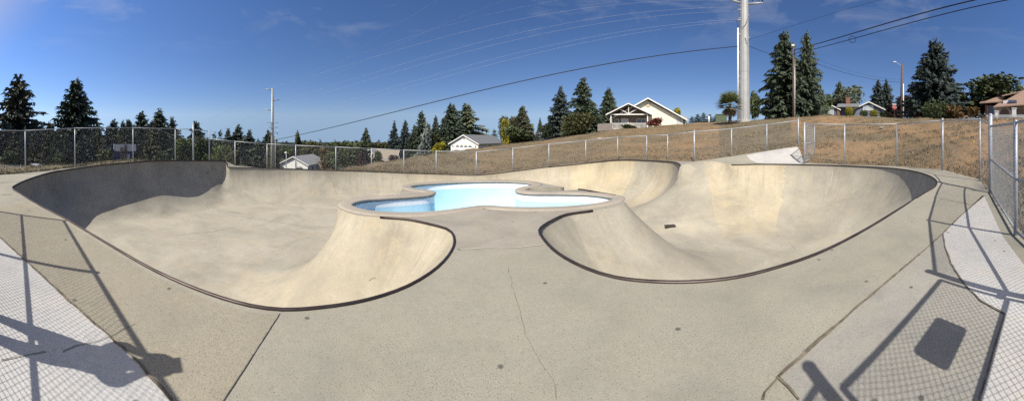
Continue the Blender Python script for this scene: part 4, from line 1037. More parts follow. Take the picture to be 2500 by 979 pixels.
# ---------------------------------------------------------------- poles and lamps
def big_pole():
    D = 36; b = gp(1817, D, -.3); root = empty('transmission_pole', b, -az(1817)); tag(root, 'massive pale steel transmission pole with bolted base and side conduit', 'utility pole')
    k = D / F; zb = b[2]; h = zof(-70, D) - zb
    mb = MB(); r0 = 14.6 * k; r1 = 9.2 * k; mb.tube([(0, 0, 0), (0, 0, h)], [r0, r1], 12, smooth=False); mb.build('shaft', M['polesteel'], root)
    z = zof(176, D) - zb; rr = r0 + (r1 - r0) * z / h
    mb = MB(); mb.tube([(0, 0, z - .03), (0, 0, z + .03)], rr + .012, 12, smooth=False); mb.build('joint_ring', M['polesteel'], root)
    mb = MB(); mb.tube([(0, 0, .22), (0, 0, .36)], r0 * 1.28, 16); mb.build('base_plate', M['polesteel'], root)
    mb = MB(); mb.tube([(0, 0, .02), (0, 0, .23)], r0 * 1.55, 20); mb.build('footing', M['white'], root)
    for i in range(12):
        a = i * PI / 6 + .2; mb = MB(); mb.tube([(r0 * 1.16 * math.cos(a), r0 * 1.16 * math.sin(a), .36), (r0 * 1.16 * math.cos(a), r0 * 1.16 * math.sin(a), .52)], .04, 6); mb.build('bolt', M['galv'], root)
    cx = (1801.5 - 1817) * k
    mb = MB(); mb.tube([(cx, -.25, .1), (cx + .02, -.25, zof(70, D) - zb)], .095, 8); mb.build('conduit', M['whitep'], root)
    for py in (84, 129, 186, 200, 240):
        mb = MB(); mb.box((cx + .25, -.2, zof(py, D) - zb), (.5, .08, .09)); mb.build('bracket', M['galv'], root)
    def arm(x0, x1, py0, py1, y1):
        mb = MB(); mb.tube([(x0, 0, zof(py0, D) - zb), (x1, y1, zof(py1, D) - zb)], [.14, .09], 8); mb.build('crossarm', M['polesteel'], root)
    arm(.4, 45 * k, 10, 9, -.3); arm(-.4, -42 * k, 8, -3, -.3)
    for x, py in ((20, 4), (36, 3), (44, 5)):
        mb = MB(); z = zof(py, D) - zb; mb.tube([(x * k, -.2, z + .02), (x * k, -.2, z + .5)], [.06, .03], 6)
        for q in range(4): mb.tube([(x * k, -.2, z + .1 + q * .1), (x * k, -.2, z + .13 + q * .1)], .10, 8)
        mb.build('insulator', M['cable'], root)
    for px, py in ((1803, 16), (1799, 26), (1802, 47), (1798, 51), (1829, 40), (1830, 95), (1829, 113)):
        mb = MB(); z = zof(py, D) - zb; mb.tube([((px - 1817) * k, -.3, z), ((px - 1817 + (14 if px < 1817 else -10)) * k * .9, -.25, z + .05)], .06, 6); mb.build('insulator', M['galv'], root)
    # cable loops hanging by the shaft
    for (xa, pa, xb, pb, s) in ((-18, 52, -14, 70, 14), (-6, 70, 8, 50, 14), (2, 95, 9, 112, 6)):
        pts = []
        for i in range(9):
            t = i / 8; pts.append(((xa + (xb - xa) * t) * k, -.62, zof(pa + (pb - pa) * t + s * 4 * t * (1 - t) * .5, D) - zb))
        mb = MB(); mb.tube(pts, .025, 5); mb.build('cable_loop', M['cable'], root)
big_pole()
def far_pole():
    D = 55; zb = tz(665, D) - .3; b = pd(665, 300, D); root = empty('transmission_pole', (b[0], b[1], zb), -az(665)); tag(root, 'distant slim steel power pole with stacked crossarms beyond the low fence', 'utility pole')
    k = D / F; h = zof(216, D) - zb
    mb = MB(); mb.tube([(0, 0, 0), (0, 0, h)], [5.0 * k, 2.4 * k], 10); mb.build('shaft', M['polesteel'], root)
    for x0, y0, x1, y1 in ((0, 221, -16, 217), (0, 246, 17, 244), (0, 270, -18, 266)):
        mb = MB(); mb.tube([(x0 * k, 0, zof(y0, D) - zb), (x1 * k, 0, zof(y1, D) - zb)], [.11, .06], 6); mb.build('crossarm', M['polesteel'], root)
    for y, x0, x1 in ((299.6, -13, 14), (311.6, -8, 13), (324, -8, 13)):
        mb = MB(); z = zof(y, D) - zb; mb.box(((x0 + x1) / 2 * k, -.3, z), ((x1 - x0) * k, .1, .11)); mb.build('crossarm', M['galv'], root)
        for x in (x0 + 1, x1 - 1, (x0 + x1) / 2 - 4):
            mb = MB(); mb.tube([(x * k, -.3, z), (x * k, -.3, z + .3)], [.06, .03], 6); mb.build('insulator', M['galv'], root)
    mb = MB(); mb.tube([(7 * k, -.2, .1), (7 * k, -.2, zof(335, D) - zb), (12 * k, -.2, zof(328, D) - zb), (13.5 * k, -.2, zof(316, D) - zb)], .06, 6); mb.build('conduit', M['whitep'], root)
    for i in range(9):
        mb = MB(); z = zof(236 + i * 8, D) - zb; mb.tube([(0, 0, z), (.35, -.1, z)], .02, 4); mb.build('step_bolt', M['galv'], root)
far_pole()
def lamp_post():
    D = 45; b = gp(1936.5, D, -.2); root = empty('street_lamp', b, -az(1936.5)); tag(root, 'tall wooden lamp post with white head and pale conduit in front of the big firs', 'street lamp')
    k = D / F; zb = b[2]; h = zof(118, D) - zb
    mb = MB(); mb.tube([(0, 0, 0), (.05, 0, h)], [.17, .12], 9); mb.build('post', M['wood'], root)
    mb = MB(); mb.tube([(.23, -.1, .1), (.25, -.1, zof(145, D) - zb)], .06, 7); mb.build('conduit', M['whitep'], root)
    mb = MB(); mb.ball((-.06, -.12, zof(112, D) - zb), .26, 10, 6, sc=(1.1, 1, .8)); mb.build('lamp_head', M['whitep'], root)
    mb = MB(); mb.tube([(.05, 0, h - .1), (-.02, -.08, h + .2)], .05, 6); mb.build('bracket', M['galv'], root)
    mb = MB(); mb.box((.1, -.1, zof(128, D) - zb), (.32, .18, .55)); mb.build('junction_box', M['wood'], root)
lamp_post()
def street_lamp():
    D = 55; b = gp(2201, D, -.2); root = empty('street_lamp', b, -az(2201)); tag(root, 'brown wooden street lamp pole with curved arm beside the huge spruce', 'street lamp')
    k = D / F; zb = b[2]; h = zof(156, D) - zb
    mb = MB(); mb.tube([(-.12, 0, 0), (.12, 0, h)], [.26, .17], 9); mb.build('post', M['wood'], root)
    pts = [(.1, -.1, zof(163, D) - zb), (-.35, -.15, zof(158, D) - zb), (-.8, -.2, zof(154.5, D) - zb), (-1.05, -.2, zof(153, D) - zb)]
    mb = MB(); mb.tube(pts, .045, 6); mb.build('arm', M['galv'], root)
    mb = MB(); mb.ball((-1.28, -.2, zof(152, D) - zb), .3, 10, 6, sc=(1.25, .6, .42)); mb.build('lamp_head', M['whitep'], root)
street_lamp()
mb = MB(); b = gp(2205, 56, -.2); mb.tube([b, (b[0] + .15, b[1], zof(204, 56))], [.12, .09], 8)
o = mb.build('flag_pole', M['whitep']); tag(o, 'plain white pole standing beside the brown street lamp pole', 'pole')
b = gp(699, 58); mb = MB(); mb.tube([b, (b[0], b[1], zof(373, 58))], .07, 6); q = empty('street_lamp', (0, 0, 0)); tag(q, 'thin grey yard lamp in front of the white gabled house', 'street lamp')
mb.build('post', M['galv'], q); mb = MB(); mb.ball((b[0] - .12, b[1], zof(373, 58)), .28, 8, 5, sc=(1.2, .7, .6)); mb.build('lamp_head', M['whitep'], q)
# stop sign
def stop_sign():
    D = 55; b = gp(2184, D, -.2); root = empty('stop_sign', b, -az(2184)); tag(root, 'red octagonal stop sign with street name blades on its post', 'road sign')
    k = D / F; zb = b[2]; zc = zof(261.5, D) - zb; r = .40
    mb = MB(); mb.tube([(0, .04, 0), (0, .04, zof(250, D) - zb)], .04, 6); mb.build('post', M['wood'], root)
    def octa(r, y0, y1, m, name):
        P = [(r * math.cos(PI / 8 + i * PI / 4), r * math.sin(PI / 8 + i * PI / 4)) for i in range(8)]
        mb = MB(); mb.add([(x, y0, zc + z) for x, z in P] + [(x, y1, zc + z) for x, z in P], [tuple(range(8)), tuple(range(15, 7, -1))] + [(i, (i + 1) % 8, (i + 1) % 8 + 8, i + 8) for i in range(8)])
        return mb.build(name, m, root)
    octa(r, -.02, 0, M['whitep'], 'border'); octa(r * .93, -.026, -.021, M['red'], 'face')
    cu = bpy.data.curves.new('lettering', 'FONT'); cu.body = 'STOP'; cu.size = .34; cu.align_x = 'CENTER'; cu.align_y = 'CENTER'; cu.extrude = .003
    tmp = bpy.data.objects.new('lettering', cu); COL.objects.link(tmp); tm_ = bpy.data.meshes.new_from_object(tmp.evaluated_get(bpy.context.evaluated_depsgraph_get())); bpy.data.objects.remove(tmp); tm_.materials.clear(); to = bpy.data.objects.new('lettering', tm_); COL.objects.link(to); to.parent = root; to.location = (0, -.032, zc); to.rotation_euler = (PI / 2, 0, 0); to.data.materials.append(M['whitep'])
    mb = MB(); mb.box((-.02, 0, zof(254.3, D) - zb), (.72, .02, .22)); mb.build('name_blade', M['whitep'], root)
    mb = MB(); mb.box((.06, .03, zof(251, D) - zb), (.03, .6, .2), .5); mb.build('name_blade', M['green'], root)
stop_sign()
# small posts, cabinet, rock, litter
for px, tp, bt, lb in ((1731, 284, 299, 'short pale bollard on the crest near the palm'),):
    b = gp(px, 40, -.1); q = empty('bollard', b); tag(q, lb, 'bollard')
    mb = MB(); mb.tube([(0, 0, 0), (0, 0, zof(tp, 40) - b[2])], .10, 8); mb.build('post', M['whitep'], q); mb = MB(); mb.ball((0, 0, zof(tp, 40) - b[2]), .105, 8, 5, sc=(1, 1, .6)); mb.build('cap', M['whitep'], q)
b = gp(1761, 40, -.1); q = empty('utility_cabinet', b, -az(1761)); tag(q, 'squat green electrical cabinet on the crest beside the palm', 'utility box')
hh = zof(279, 40) - b[2]; mb = MB(); mb.b2(-.72, .72, -.4, .4, 0, hh - .08); mb.build('body', M['boxgreen'], q); mb = MB(); mb.b2(-.77, .77, -.45, .45, hh - .078, hh); mb.build('lid', M['boxgreen'], q)
for x in (-.36, .36): mb = MB(); mb.b2(x - .3, x + .3, -.42, -.402, .1, hh - .15); mb.build('door', M['boxgreen'], q)
def rock(px, r, s, label, mat='rock', name='rock'):
    rn = random.Random(int(px)); bm = bmesh.new(); bmesh.ops.create_icosphere(bm, subdivisions=2, radius=1)
    for v in bm.verts: v.co *= 1 + rn.uniform(-.18, .18); v.co.x *= s[0]; v.co.y *= s[1]; v.co.z *= s[2]
    me = bpy.data.meshes.new(name); bm.to_mesh(me); bm.free(); me.materials.append(M[mat]); o = bpy.data.objects.new(name, me); COL.objects.link(o)
    p = gp(px, r); e = redge(az(px)); o.location = (p[0], p[1], p[2] + wav(p[0], p[1]) * min(1, (r - e[0]) / 3) + s[2] * .5); tag(o, label, 'rock' if mat == 'rock' else 'litter'); return o
rock(2152, 23, (.20, .14, .11), 'pale grey rock near the top of the orange bank')
rock(1464, 32, (.30, .2, .12), 'pale flat rock below the cream house porch')
rock(2377, 15.5, (.05, .05, .03), 'scrap of yellow plastic lying on the dry bank', 'yellow', 'litter')

# ---------------------------------------------------------------- scoreboard, rails and roof beyond the tall fence
def board():
    D = 22; zb = tz(304, D) - .1; b = pd(304, 300, D); root = empty('scoreboard', (b[0], b[1], zb), -az(304)); tag(root, 'white topped dark blue board on posts behind the tall fence', 'board')
    k = D / F; X = lambda px: (px - 304) * k; Zz = lambda py: zof(py, D) - zb
    mb = MB(); mb.b2(X(278), X(332), -.06, .0, Zz(369), Zz(352.5)); mb.build('top_panel', M['panel'], root)
    mb = MB(); mb.b2(X(280), X(325), -.05, .01, Zz(398), Zz(369.5)); mb.build('lower_panel', M['blue'], root)
    mb = MB(); mb.b2(X(276.8), X(279.6), -.12, .02, 0, Zz(365)); mb.build('edge_post', M['blue'], root)
    mb = MB(); mb.b2(X(276.8), X(279.2), -.12, .02, Zz(364.8), Zz(351.5)); mb.build('edge_cap', M['whitep'], root)
    for px in (297, 307): mb = MB(); mb.b2(X(px - 2.8), X(px + 2.2), -.2, -.065, 0, Zz(359 if px < 300 else 354)); mb.build('post', M['wood'] if px < 300 else M['steel'], root)
    mb = MB(); mb.b2(X(302), X(316.5), -.10, -.068, Zz(388), Zz(376)); mb.build('notice', M['panel'], root)
    for i in range(3): mb = MB(); mb.b2(X(304), X(314.5), -.105, -.1005, Zz(378.6 + i * 2.6), Zz(378 + i * 2.6)); mb.build('notice_line', M['cloth_grey'], root)
board()
q = empty('railing', (0, 0, 0)); tag(q, 'low yellow rail lying along the field beyond the tall fence', 'railing')
a_, b_ = Vector(pd(52, 410.8, 20)), Vector(pd(182, 411.6, 19)); mb = MB(); mb.tube([a_, b_], .035, 6); mb.build('rail', M['yellow'], q)
for t in (.02, .34, .66, .98):
    p = a_.lerp(b_, t); mb = MB(); mb.tube([p, (p.x, p.y, p.z - .5)], .025, 6); mb.build('post', M['galv'], q)
q = empty('shed', (0, 0, 0)); tag(q, 'low shelter with sloping pale metal roof beyond the yellow rail', 'shed')
P = [pd(74, 399.5, 23), pd(92, 399.2, 25), pd(122, 410.5, 24.5), pd(104, 411, 22.5)]
mb = MB(); mb.add(P + [(p[0], p[1], p[2] - .06) for p in P], [(0, 1, 2, 3), (7, 6, 5, 4)] + [(i, (i + 1) % 4, (i + 1) % 4 + 4, i + 4) for i in range(4)]); mb.build('roof', M['panel'], q)
for p in P: mb = MB(); mb.tube([(p[0], p[1], p[2] - .06), (p[0], p[1], p[2] - 1.2)], .05, 6); mb.build('post', M['wood'], q)
fence('chain_link_fence', 'low grey chain link fence in the field beyond the yellow rail', [pd(-25, 431, 19), pd(14, 429, 19.5), pd(51, 427, 20)], [.62] * 3, pitch=.1, wr=.003)

# ---------------------------------------------------------------- houses
def roof_gable(mb, x0, x1, y0, y1, ze, zr, xr=None, t=.18):
    """two pitched slabs, ridge along y"""
    xr = (x0 + x1) / 2 if xr is None else xr
    for (xa, xb) in ((x0, xr), (x1, xr)):
        vs = [(xa, y0, ze), (xb, y0, zr), (xb, y1, zr), (xa, y1, ze)]
        vs += [(x, y, z + t) for x, y, z in vs]
        f = [(0, 1, 2, 3), (7, 6, 5, 4), (0, 4, 5, 1), (1, 5, 6, 2), (2, 6, 7, 3), (3, 7, 4, 0)]
        mb.add(vs, f)
def wall_gable(mb, x0, x1, y0, y1, z0, ze, zr, xr=None):
    xr = (x0 + x1) / 2 if xr is None else xr
    P = [(x0, z0), (x1, z0), (x1, ze), (xr, zr), (x0, ze)]
    mb.add([(x, y0, z) for x, z in P] + [(x, y1, z) for x, z in P], [(0, 1, 2, 3, 4), (9, 8, 7, 6, 5)] + [(i, i + 5, (i + 1) % 5 + 5, (i + 1) % 5) for i in range(5)])
def fascia(root, x0, x1, y, ze, zr, w, mat, xr=None, d=.06):
    xr = (x0 + x1) / 2 if xr is None else xr
    for xa in (x0, x1):
        mb = MB(); vs = [(xa, y - d, ze - w * .4), (xr, y - d, zr - w * .4), (xr, y - d, zr + w * .6), (xa, y - d, ze + w * .6)]
        vs += [(x, yy + d * .9, z) for x, yy, z in vs]
        mb.add(vs, [(0, 1, 2, 3), (7, 6, 5, 4), (0, 4, 5, 1), (1, 5, 6, 2), (2, 6, 7, 3), (3, 7, 4, 0)]); mb.build('fascia', mat, root)
def window(root, x0, x1, z0, z1, y, glass=None, mull=1, fr=None, name='window', along='x', t=.09):
    fr = fr or M['whitep']
    def bx(mb, a0, a1, c0, c1, e0, e1):
        if along == 'x': mb.b2(a0, a1, y - e1, y - e0, c0, c1)
        else: mb.b2(y + e0, y + e1, a0, a1, c0, c1)
    mb = MB(); bx(mb, x0, x1, z0, z1, .004, .03); w = mb.build(name, glass or M['glass'], root)
    mb = MB()
    for a0, a1, c0, c1 in ((x0 - t, x0, z0 - t, z1 + t), (x1, x1 + t, z0 - t, z1 + t), (x0, x1, z1, z1 + t), (x0, x1, z0 - t, z0)): bx(mb, a0, a1, c0, c1, .002, .07)
    for i in range(mull):
        xm = x0 + (x1 - x0) * (i + 1) / (mull + 1); bx(mb, xm - t * .3, xm + t * .3, z0, z1, .031, .06)
    mb.build('frame', fr, w); return w
def siding(root, name, mat, mb, step=.25): return mb.build(name, mat, root)

def cream_house():
    D = 60; k = D / F; pc = 1582.5; zb = 2.9
    a = az(pc); root = empty('house', (D * math.sin(a), D * math.cos(a), zb), -a); tag(root, 'cream gabled house with timber truss porch on the crest', 'house')
    X = lambda px: (px - pc) * k; Z = lambda py: zof(py, D) - zb
    xl, xr = X(1492), X(1668.5); ze, zr = Z(290), Z(242)
    mb = MB(); wall_gable(mb, xl, xr, 0, 14, 0, ze - .1, zr - .25); mb.build('wall', M['cream'], root)
    mb = MB(); z = .2
    while z < zr - 1:      # clapboard shadow lines as real laps
        hw = (xr - xl) / 2 * min(1, (zr - .5 - z) / (zr - ze)) - .1
        mb.box(((xl + xr) / 2, -.012, z), (2 * hw, .022, .05), rx=.25); z += .26
    mb.build('siding', M['cream'], root)
    mb = MB(); roof_gable(mb, X(1487), X(1677), -.9, 14.6, ze - .35, zr); mb.build('roof', M['roofgrey'], root)
    fascia(root, X(1487), X(1677), -.9, ze - .3, zr + .05, .26, M['whitep'])
    mb = MB(); vs = []; r = 6 * k
    for i in range(20): vs.append((r * math.cos(i * PI / 10), r * math.sin(i * PI / 10) + Z(255.8)))
    mb.add([(x, -.08, z) for x, z in vs] + [(x, -.01, z) for x, z in vs], [tuple(range(20)), tuple(range(39, 19, -1))] + [(i, (i + 1) % 20, (i + 1) % 20 + 20, i + 20) for i in range(20)])
    vn = mb.build('round_vent', plain('vent_tan', (.50, .36, .22), .7, 0, .1), root)
    mb = MB()
    for i in range(5): zz = Z(255.8) + (i - 2) * r * .32; w_ = math.sqrt(max(.01, r * r - (zz - Z(255.8)) ** 2)) * .85; mb.box((0, -.10, zz), (2 * w_, .03, .05))
    mb.build('louvre', M['cream'], vn)
    window(root, X(1651.5), X(1664), Z(300.5), Z(288.5), 0, M['glassl'], 1)
    # porch
    px0, px1 = X(1495), X(1581); ye = -2.6; pe, pr = Z(283.5), Z(257.5)
    mb = MB(); roof_gable(mb, X(1483.5), X(1592), ye - .5, 4, pe, pr, X(1536.5), .16); mb.build('porch_roof', M['roofgrey'], root)
    fascia(root, X(1483.5), X(1592), ye - .5, pe + .05, pr + .05, .2, M['whitep'], X(1536.5))
    mb = MB(); mb.b2(px0 + .1, px1 - .1, -.06, -.03, 0, pe + .1); mb.build('porch_back_wall', M['soffit'], root)
    mb = MB(); mb.add([(X(1489), -.05, pe), (X(1586), -.05, pe), (X(1536.5), -.05, pr - .1), (X(1489), ye + .2, pe), (X(1586), ye + .2, pe), (X(1536.5), ye + .2, pr - .1)], [(0, 1, 2), (3, 5, 2, 0), (1, 4, 5, 2)[::-1]]); mb.build('porch_ceiling', M['soffit'], root)
    zbm = Z(281.5)
    mb = MB(); mb.b2(px0 - .1, px1 + .1, ye, ye + .15, zbm - .1, zbm + .1); mb.build('tie_beam', M['whitep'], root)
    xm = X(1536.5)
    for (xa, za, xb, zb_) in ((xm, zbm + .1, xm, pr - .15), (xm, zbm + .1, X(1517.5), Z(270)), (xm, zbm + .1, X(1555), Z(270))):
        mb = MB(); mb.tube([(xa, ye + .07, za), (xb, ye + .07, zb_)], .085, 4, smooth=False); mb.build('truss_strut', M['whitep'], root)
    for x in (px0, px1): mb = MB(); mb.b2(x - .1, x + .1, ye, ye + .16, 0, zbm - .1); mb.build('porch_post', M['whitep'], root)
    zr0, zr1 = Z(315), Z(302)
    mb = MB(); mb.b2(px0, px1, ye + .03, ye + .12, zr1 - .08, zr1); mb.b2(px0, px1, ye + .03, ye + .12, zr0, zr0 + .08)
    n = 30
    for i in range(n): x = px0 + (px1 - px0) * (i + .5) / n; mb.b2(x - .035, x + .035, ye + .05, ye + .1, zr0 + .08, zr1 - .08)
    mb.build('porch_railing', M['whitep'], root)
    mb = MB(); mb.b2(px0 - .2, px1 + .2, ye - .05, 0, 0, zr0 - .03); mb.build('porch_floor', M['fencewood'], root)
    window(root, X(1517.5), X(1533), Z(301), Z(290.5), -.06, M['glassl'], 0); window(root, X(1555), X(1576), Z(300.5), Z(290.5), -.06, M['glass'], 1)
    window(root, X(1501), X(1510), Z(305), Z(291), -.06, M['glass'], 0, name='door')
    mb = MB(); mb.b2(X(1505), X(1517), 4, 5, Z(290), Z(262)); mb.build('chimney', M['cream'], root)
    mb = MB(); mb.tube([(X(1513), 4.5, Z(262)), (X(1513), 4.5, Z(258))], .15, 8); mb.build('flue', M['galv'], root)
    # carport roof behind
    mb = MB(); roof_gable(mb, X(1600), X(1716), 6.5, 13, Z(294), Z(272), X(1658), .12)
    mb = MB(); mb.add([(X(1660), 7, Z(292)), (X(1696), 7, Z(292)), (X(1690), 10, Z(275)), (X(1660), 10, Z(275)), (X(1660), 7, Z(290.6)), (X(1696), 7, Z(290.6)), (X(1690), 10, Z(273.8)), (X(1660), 10, Z(273.8))], [(0, 1, 2, 3)[::-1], (4, 5, 6, 7), (0, 4, 5, 1)[::-1], (1, 5, 6, 2)[::-1], (2, 6, 7, 3)[::-1]]); mb.build('carport_roof', M['roofgrey2'], root)
    mb = MB(); mb.b2(X(1684), X(1686), 7.3, 7.5, 0, Z(292)); mb.build('carport_post', M['whitep'], root)
    mb = MB(); mb.b2(X(1669), X(1692), 9.8, 10, 0, Z(291)); mb.build('carport_wall', M['soffit'], root)
cream_house()
# board fence beside the porch
q = empty('wooden_fence', (0, 0, 0)); tag(q, 'weathered board fence running off the cream house porch', 'fence')
A, B = Vector(pd(1459, 319, 54)), Vector(pd(1494, 316, 57)); mb = MB(); n = 22
for i in range(n):
    p = A.lerp(B, (i + .5) / n); dd = (B - A).to_2d(); mb.box((p.x, p.y, p.z + .55), (dd.length / n * .9, .03, 1.25 + .04 * (i % 3)), math.atan2(dd.y, dd.x))
mb.build('boards', M['fencewood'], q); mb = MB(); mb.tube([A + Vector((0, .05, 1.05)), B + Vector((0, .05, 1.05))], .05, 4); mb.build('rail', M['fencewood'], q)

def gable_house(name, label, pc, D, yaw, w, L, zb, ze, zr, wall, roof, over=.5, extra=None):
    a = az(pc); root = empty('house', (D * math.sin(a), D * math.cos(a), zb), -a + yaw); tag(root, label, 'house')
    mb = MB(); wall_gable(mb, -w / 2, w / 2, 0, L, 0, ze, zr); mb.build('wall', wall, root)
    mb = MB(); sl = (zr - ze) / (w / 2); roof_gable(mb, -w / 2 - over, w / 2 + over, -over, L + over, ze - sl * over + .02, zr + .02, t=.16); mb.build('roof', roof, root)
    fascia(root, -w / 2 - over, w / 2 + over, -over, ze - sl * over + .05, zr + .05, .24, M['whitep'])
    if extra: extra(root)
    return root
def garage_extra(root):
    mb = MB(); mb.b2(-2.6, 2.6, -.05, -.01, 0, 2.35); gd_ = mb.build('garage_door', M['whitep'], root)
    mb = MB()
    for i in range(4):
        for j in range(2): mb.b2(-2.4 + i * 1.22, -2.4 + i * 1.22 + .98, -.068, -.052, .2 + j * .75, .78 + j * .75)
    mb.build('panel', M['whitep'], gd_)
    for i in range(4):
        mb = MB(); x = -2.4 + i * 1.22; mb.add([(x, -.07, 1.82), (x + .98, -.07, 1.82), (x + .98, -.07, 2.02), (x + .49, -.07, 2.22), (x, -.07, 2.02)], [(0, 1, 2, 3, 4)]); mb.build('pane', M['glass'], gd_)
    mb = MB(); mb.b2(-2.75, -2.6, -.09, 0, 0, 2.5); mb.b2(2.6, 2.75, -.09, 0, 0, 2.5); mb.b2(-2.75, 2.75, -.09, 0, 2.35, 2.5); mb.build('door_frame', M['whitep'], root)
    for x in (-3.3, 3.3): mb = MB(); mb.box((x, -.1, 2.0), (.16, .16, .35)); mb.build('lamp', M['cloth_dark'], root)
    mb = MB(); mb.box((0, -.03, 3.9), (.35, .05, .5)); mb.build('vent', M['cloth_grey'], root)
    window(root, 5.2, 7.0, 1.0, 2.1, 4.0, M['glass'], 1, along='y')
gable_house('house', 'bright white garage house with grey shingle roof below the bank', 1133, 75, math.radians(-32), 8.0, 15, zof(372, 75) - .5, zof(350.5, 75) - zof(372, 75) + .5, zof(330.5, 75) - zof(372, 75) + .5, M['whitep'], M['roofgrey'], .45, garage_extra)
def white_extra(root):
    mb = MB(); mb.b2(.4, 1.0, -.04, -.005, 2.2, 3.6); mb.build('meter_box', M['panel'], root)
    window(root, 2.2, 3.6, 1.0, 2.4, 4.1, M['glass'], 0, along='y')
    mb = MB(); roof_gable(mb, -1, 9, 6, 12, 2.2, 4.2); 
    mb = MB(); mb.b2(4.1, 6.2, 5.5, 9, 0, 3.1); mb.build('side_wing', M['soffit'], root)
    mb = MB(); mb.add([(3.6, 5, 3.9), (7.0, 5, 3.0), (7.0, 9.6, 3.0), (3.6, 9.6, 3.9), (3.6, 5, 4.05), (7.0, 5, 3.15), (7.0, 9.6, 3.15), (3.6, 9.6, 4.05)], [(0, 1, 2, 3), (7, 6, 5, 4), (0, 4, 5, 1), (1, 5, 6, 2), (2, 6, 7, 3), (3, 7, 4, 0)]); mb.build('wing_roof', M['roofgrey'], root)
gable_house('house', 'white gabled house with grey roof seen over the low fence beyond the far pole', 717, 80, math.radians(-28), 8.2, 12, zof(428, 80), zof(401, 80) - zof(428, 80), zof(383, 80) - zof(428, 80), M['whitep'], M['roofgrey2'], .5, white_extra)
gable_house('house', 'grey roofed house low in the valley before the far steel pole', 612, 86, math.radians(60), 8, 9, zof(425, 86), zof(402, 86) - zof(425, 86), zof(385, 86) - zof(425, 86), M['panel'], M['roofgrey2'], .5)
gable_house('house', 'small grey roofed house behind the willow where the low fence starts', 584, 84, math.radians(50), 7, 6, zof(425, 84), zof(403, 84) - zof(425, 84), zof(390, 84) - zof(425, 84), M['panel'], M['roofgrey2'], .5)
gable_house('house', 'small white gable with satellite-like white patch by the grey board fence', 899, 92, math.radians(-25), 5.2, 6, zof(400, 92), zof(378, 92) - zof(400, 92), zof(366, 92) - zof(400, 92), M['whitep'], M['roofgrey2'], .4)['label'] = 'small white gabled house by the grey board fence'
gable_house('house', 'long low building with wide tan roof behind the bank', 972, 96, math.radians(84), 15, 14, zof(396, 96), zof(387, 96) - zof(396, 96), zof(366, 96) - zof(396, 96), M['beige'], M['rooftan'], .5)
gable_house('house', 'house showing only its grey roof behind the small blue spruce', 1330, 84, math.radians(78), 9, 7, zof(352, 84), zof(340, 84) - zof(352, 84), zof(324, 84) - zof(352, 84), M['panel'], M['roofgrey'], .5)
q = empty('wooden_fence', (0, 0, 0)); tag(q, 'grey board fence stepping down the bank beside the small white gable', 'fence')
A, B = Vector(pd(897, 402, 62)), Vector(pd(975, 395, 60)); mb = MB(); n = 30
for i in range(n):
    p = A.lerp(B, (i + .5) / n); dd = (B - A).to_2d(); mb.box((p.x, p.y, p.z + .35), (dd.length / n * .92, .03, 1.3), math.atan2(dd.y, dd.x))
mb.build('boards', M['fencewood'], q)
for i in range(7): p = A.lerp(B, i / 6); mb = MB(); mb.box((p.x, p.y + .08, p.z + .4), (.1, .1, 1.4)); mb.build('post', M['fencewood'], q)

def blue_porch(root):
    mb = MB(); mb.b2(1.4, 5.4, 1.2, 6, 0, 2.35); mb.build('porch_wall', M['bluegrey'], root)
    window(root, -1.35, .5, .9, 2.1, 0, M['glassl'], 2); mb = MB(); mb.box((3.4, 3, 4.1), (.9, .7, 1.5)); mb.build('chimney', M['brick'], root)
    mb = MB(); mb.b2(1.3, 1.85, -.2, 1.2, 0, 2.2); mb.build('brick_pier', M['brick'], root)
    mb = MB(); mb.b2(3.9, 4.05, -.1, .05, 0, 2.35); mb.build('porch_post', M['whitep'], root)
    mb = MB(); mb.add([(1.2, -.5, 2.35), (6, -.5, 2.35), (6, 3, 3.35), (1.2, 3, 3.35), (1.2, -.5, 2.5), (6, -.5, 2.5), (6, 3, 3.5), (1.2, 3, 3.5)], [(0, 1, 2, 3), (7, 6, 5, 4), (0, 4, 5, 1), (1, 5, 6, 2), (2, 6, 7, 3), (3, 7, 4, 0)]); mb.build('porch_roof', M['roofgrey'], root)
gable_house('house', 'small blue house with brick chimney and pier on the plateau', 2029, 65, math.radians(-8), 3.6, 8, zof(286, 65) - .3, 1.9, zof(257.5, 65) - zof(286, 65) + .3, M['bluegrey'], M['roofgrey'], .35, blue_porch)
def blue_big(root):
    k = 65 / F; zb = root.location.z; X = lambda px: (px - 2121) * k; Z = lambda py: zof(py, 65) - zb
    window(root, X(2108), X(2118.5), Z(268), Z(258), 0, M['glassl'], 0); window(root, X(2120), X(2131), Z(268), Z(258), 0, M['glassl'], 0)
    mb = MB()
    for i in range(7): mb.box((0, -.01, .3 + i * .26), (6.2, .03, .05))
    mb.build('siding', M['panel'], root)
gable_house('house', 'blue house with wide white edged gable and large picture window', 2121, 65, 0, 6.3, 10, zof(285, 65) - .3, zof(267, 65) - zof(285, 65) + .3, zof(250, 65) - zof(285, 65) + .3, M['bluegrey'], M['roofgrey'], .45, blue_big)

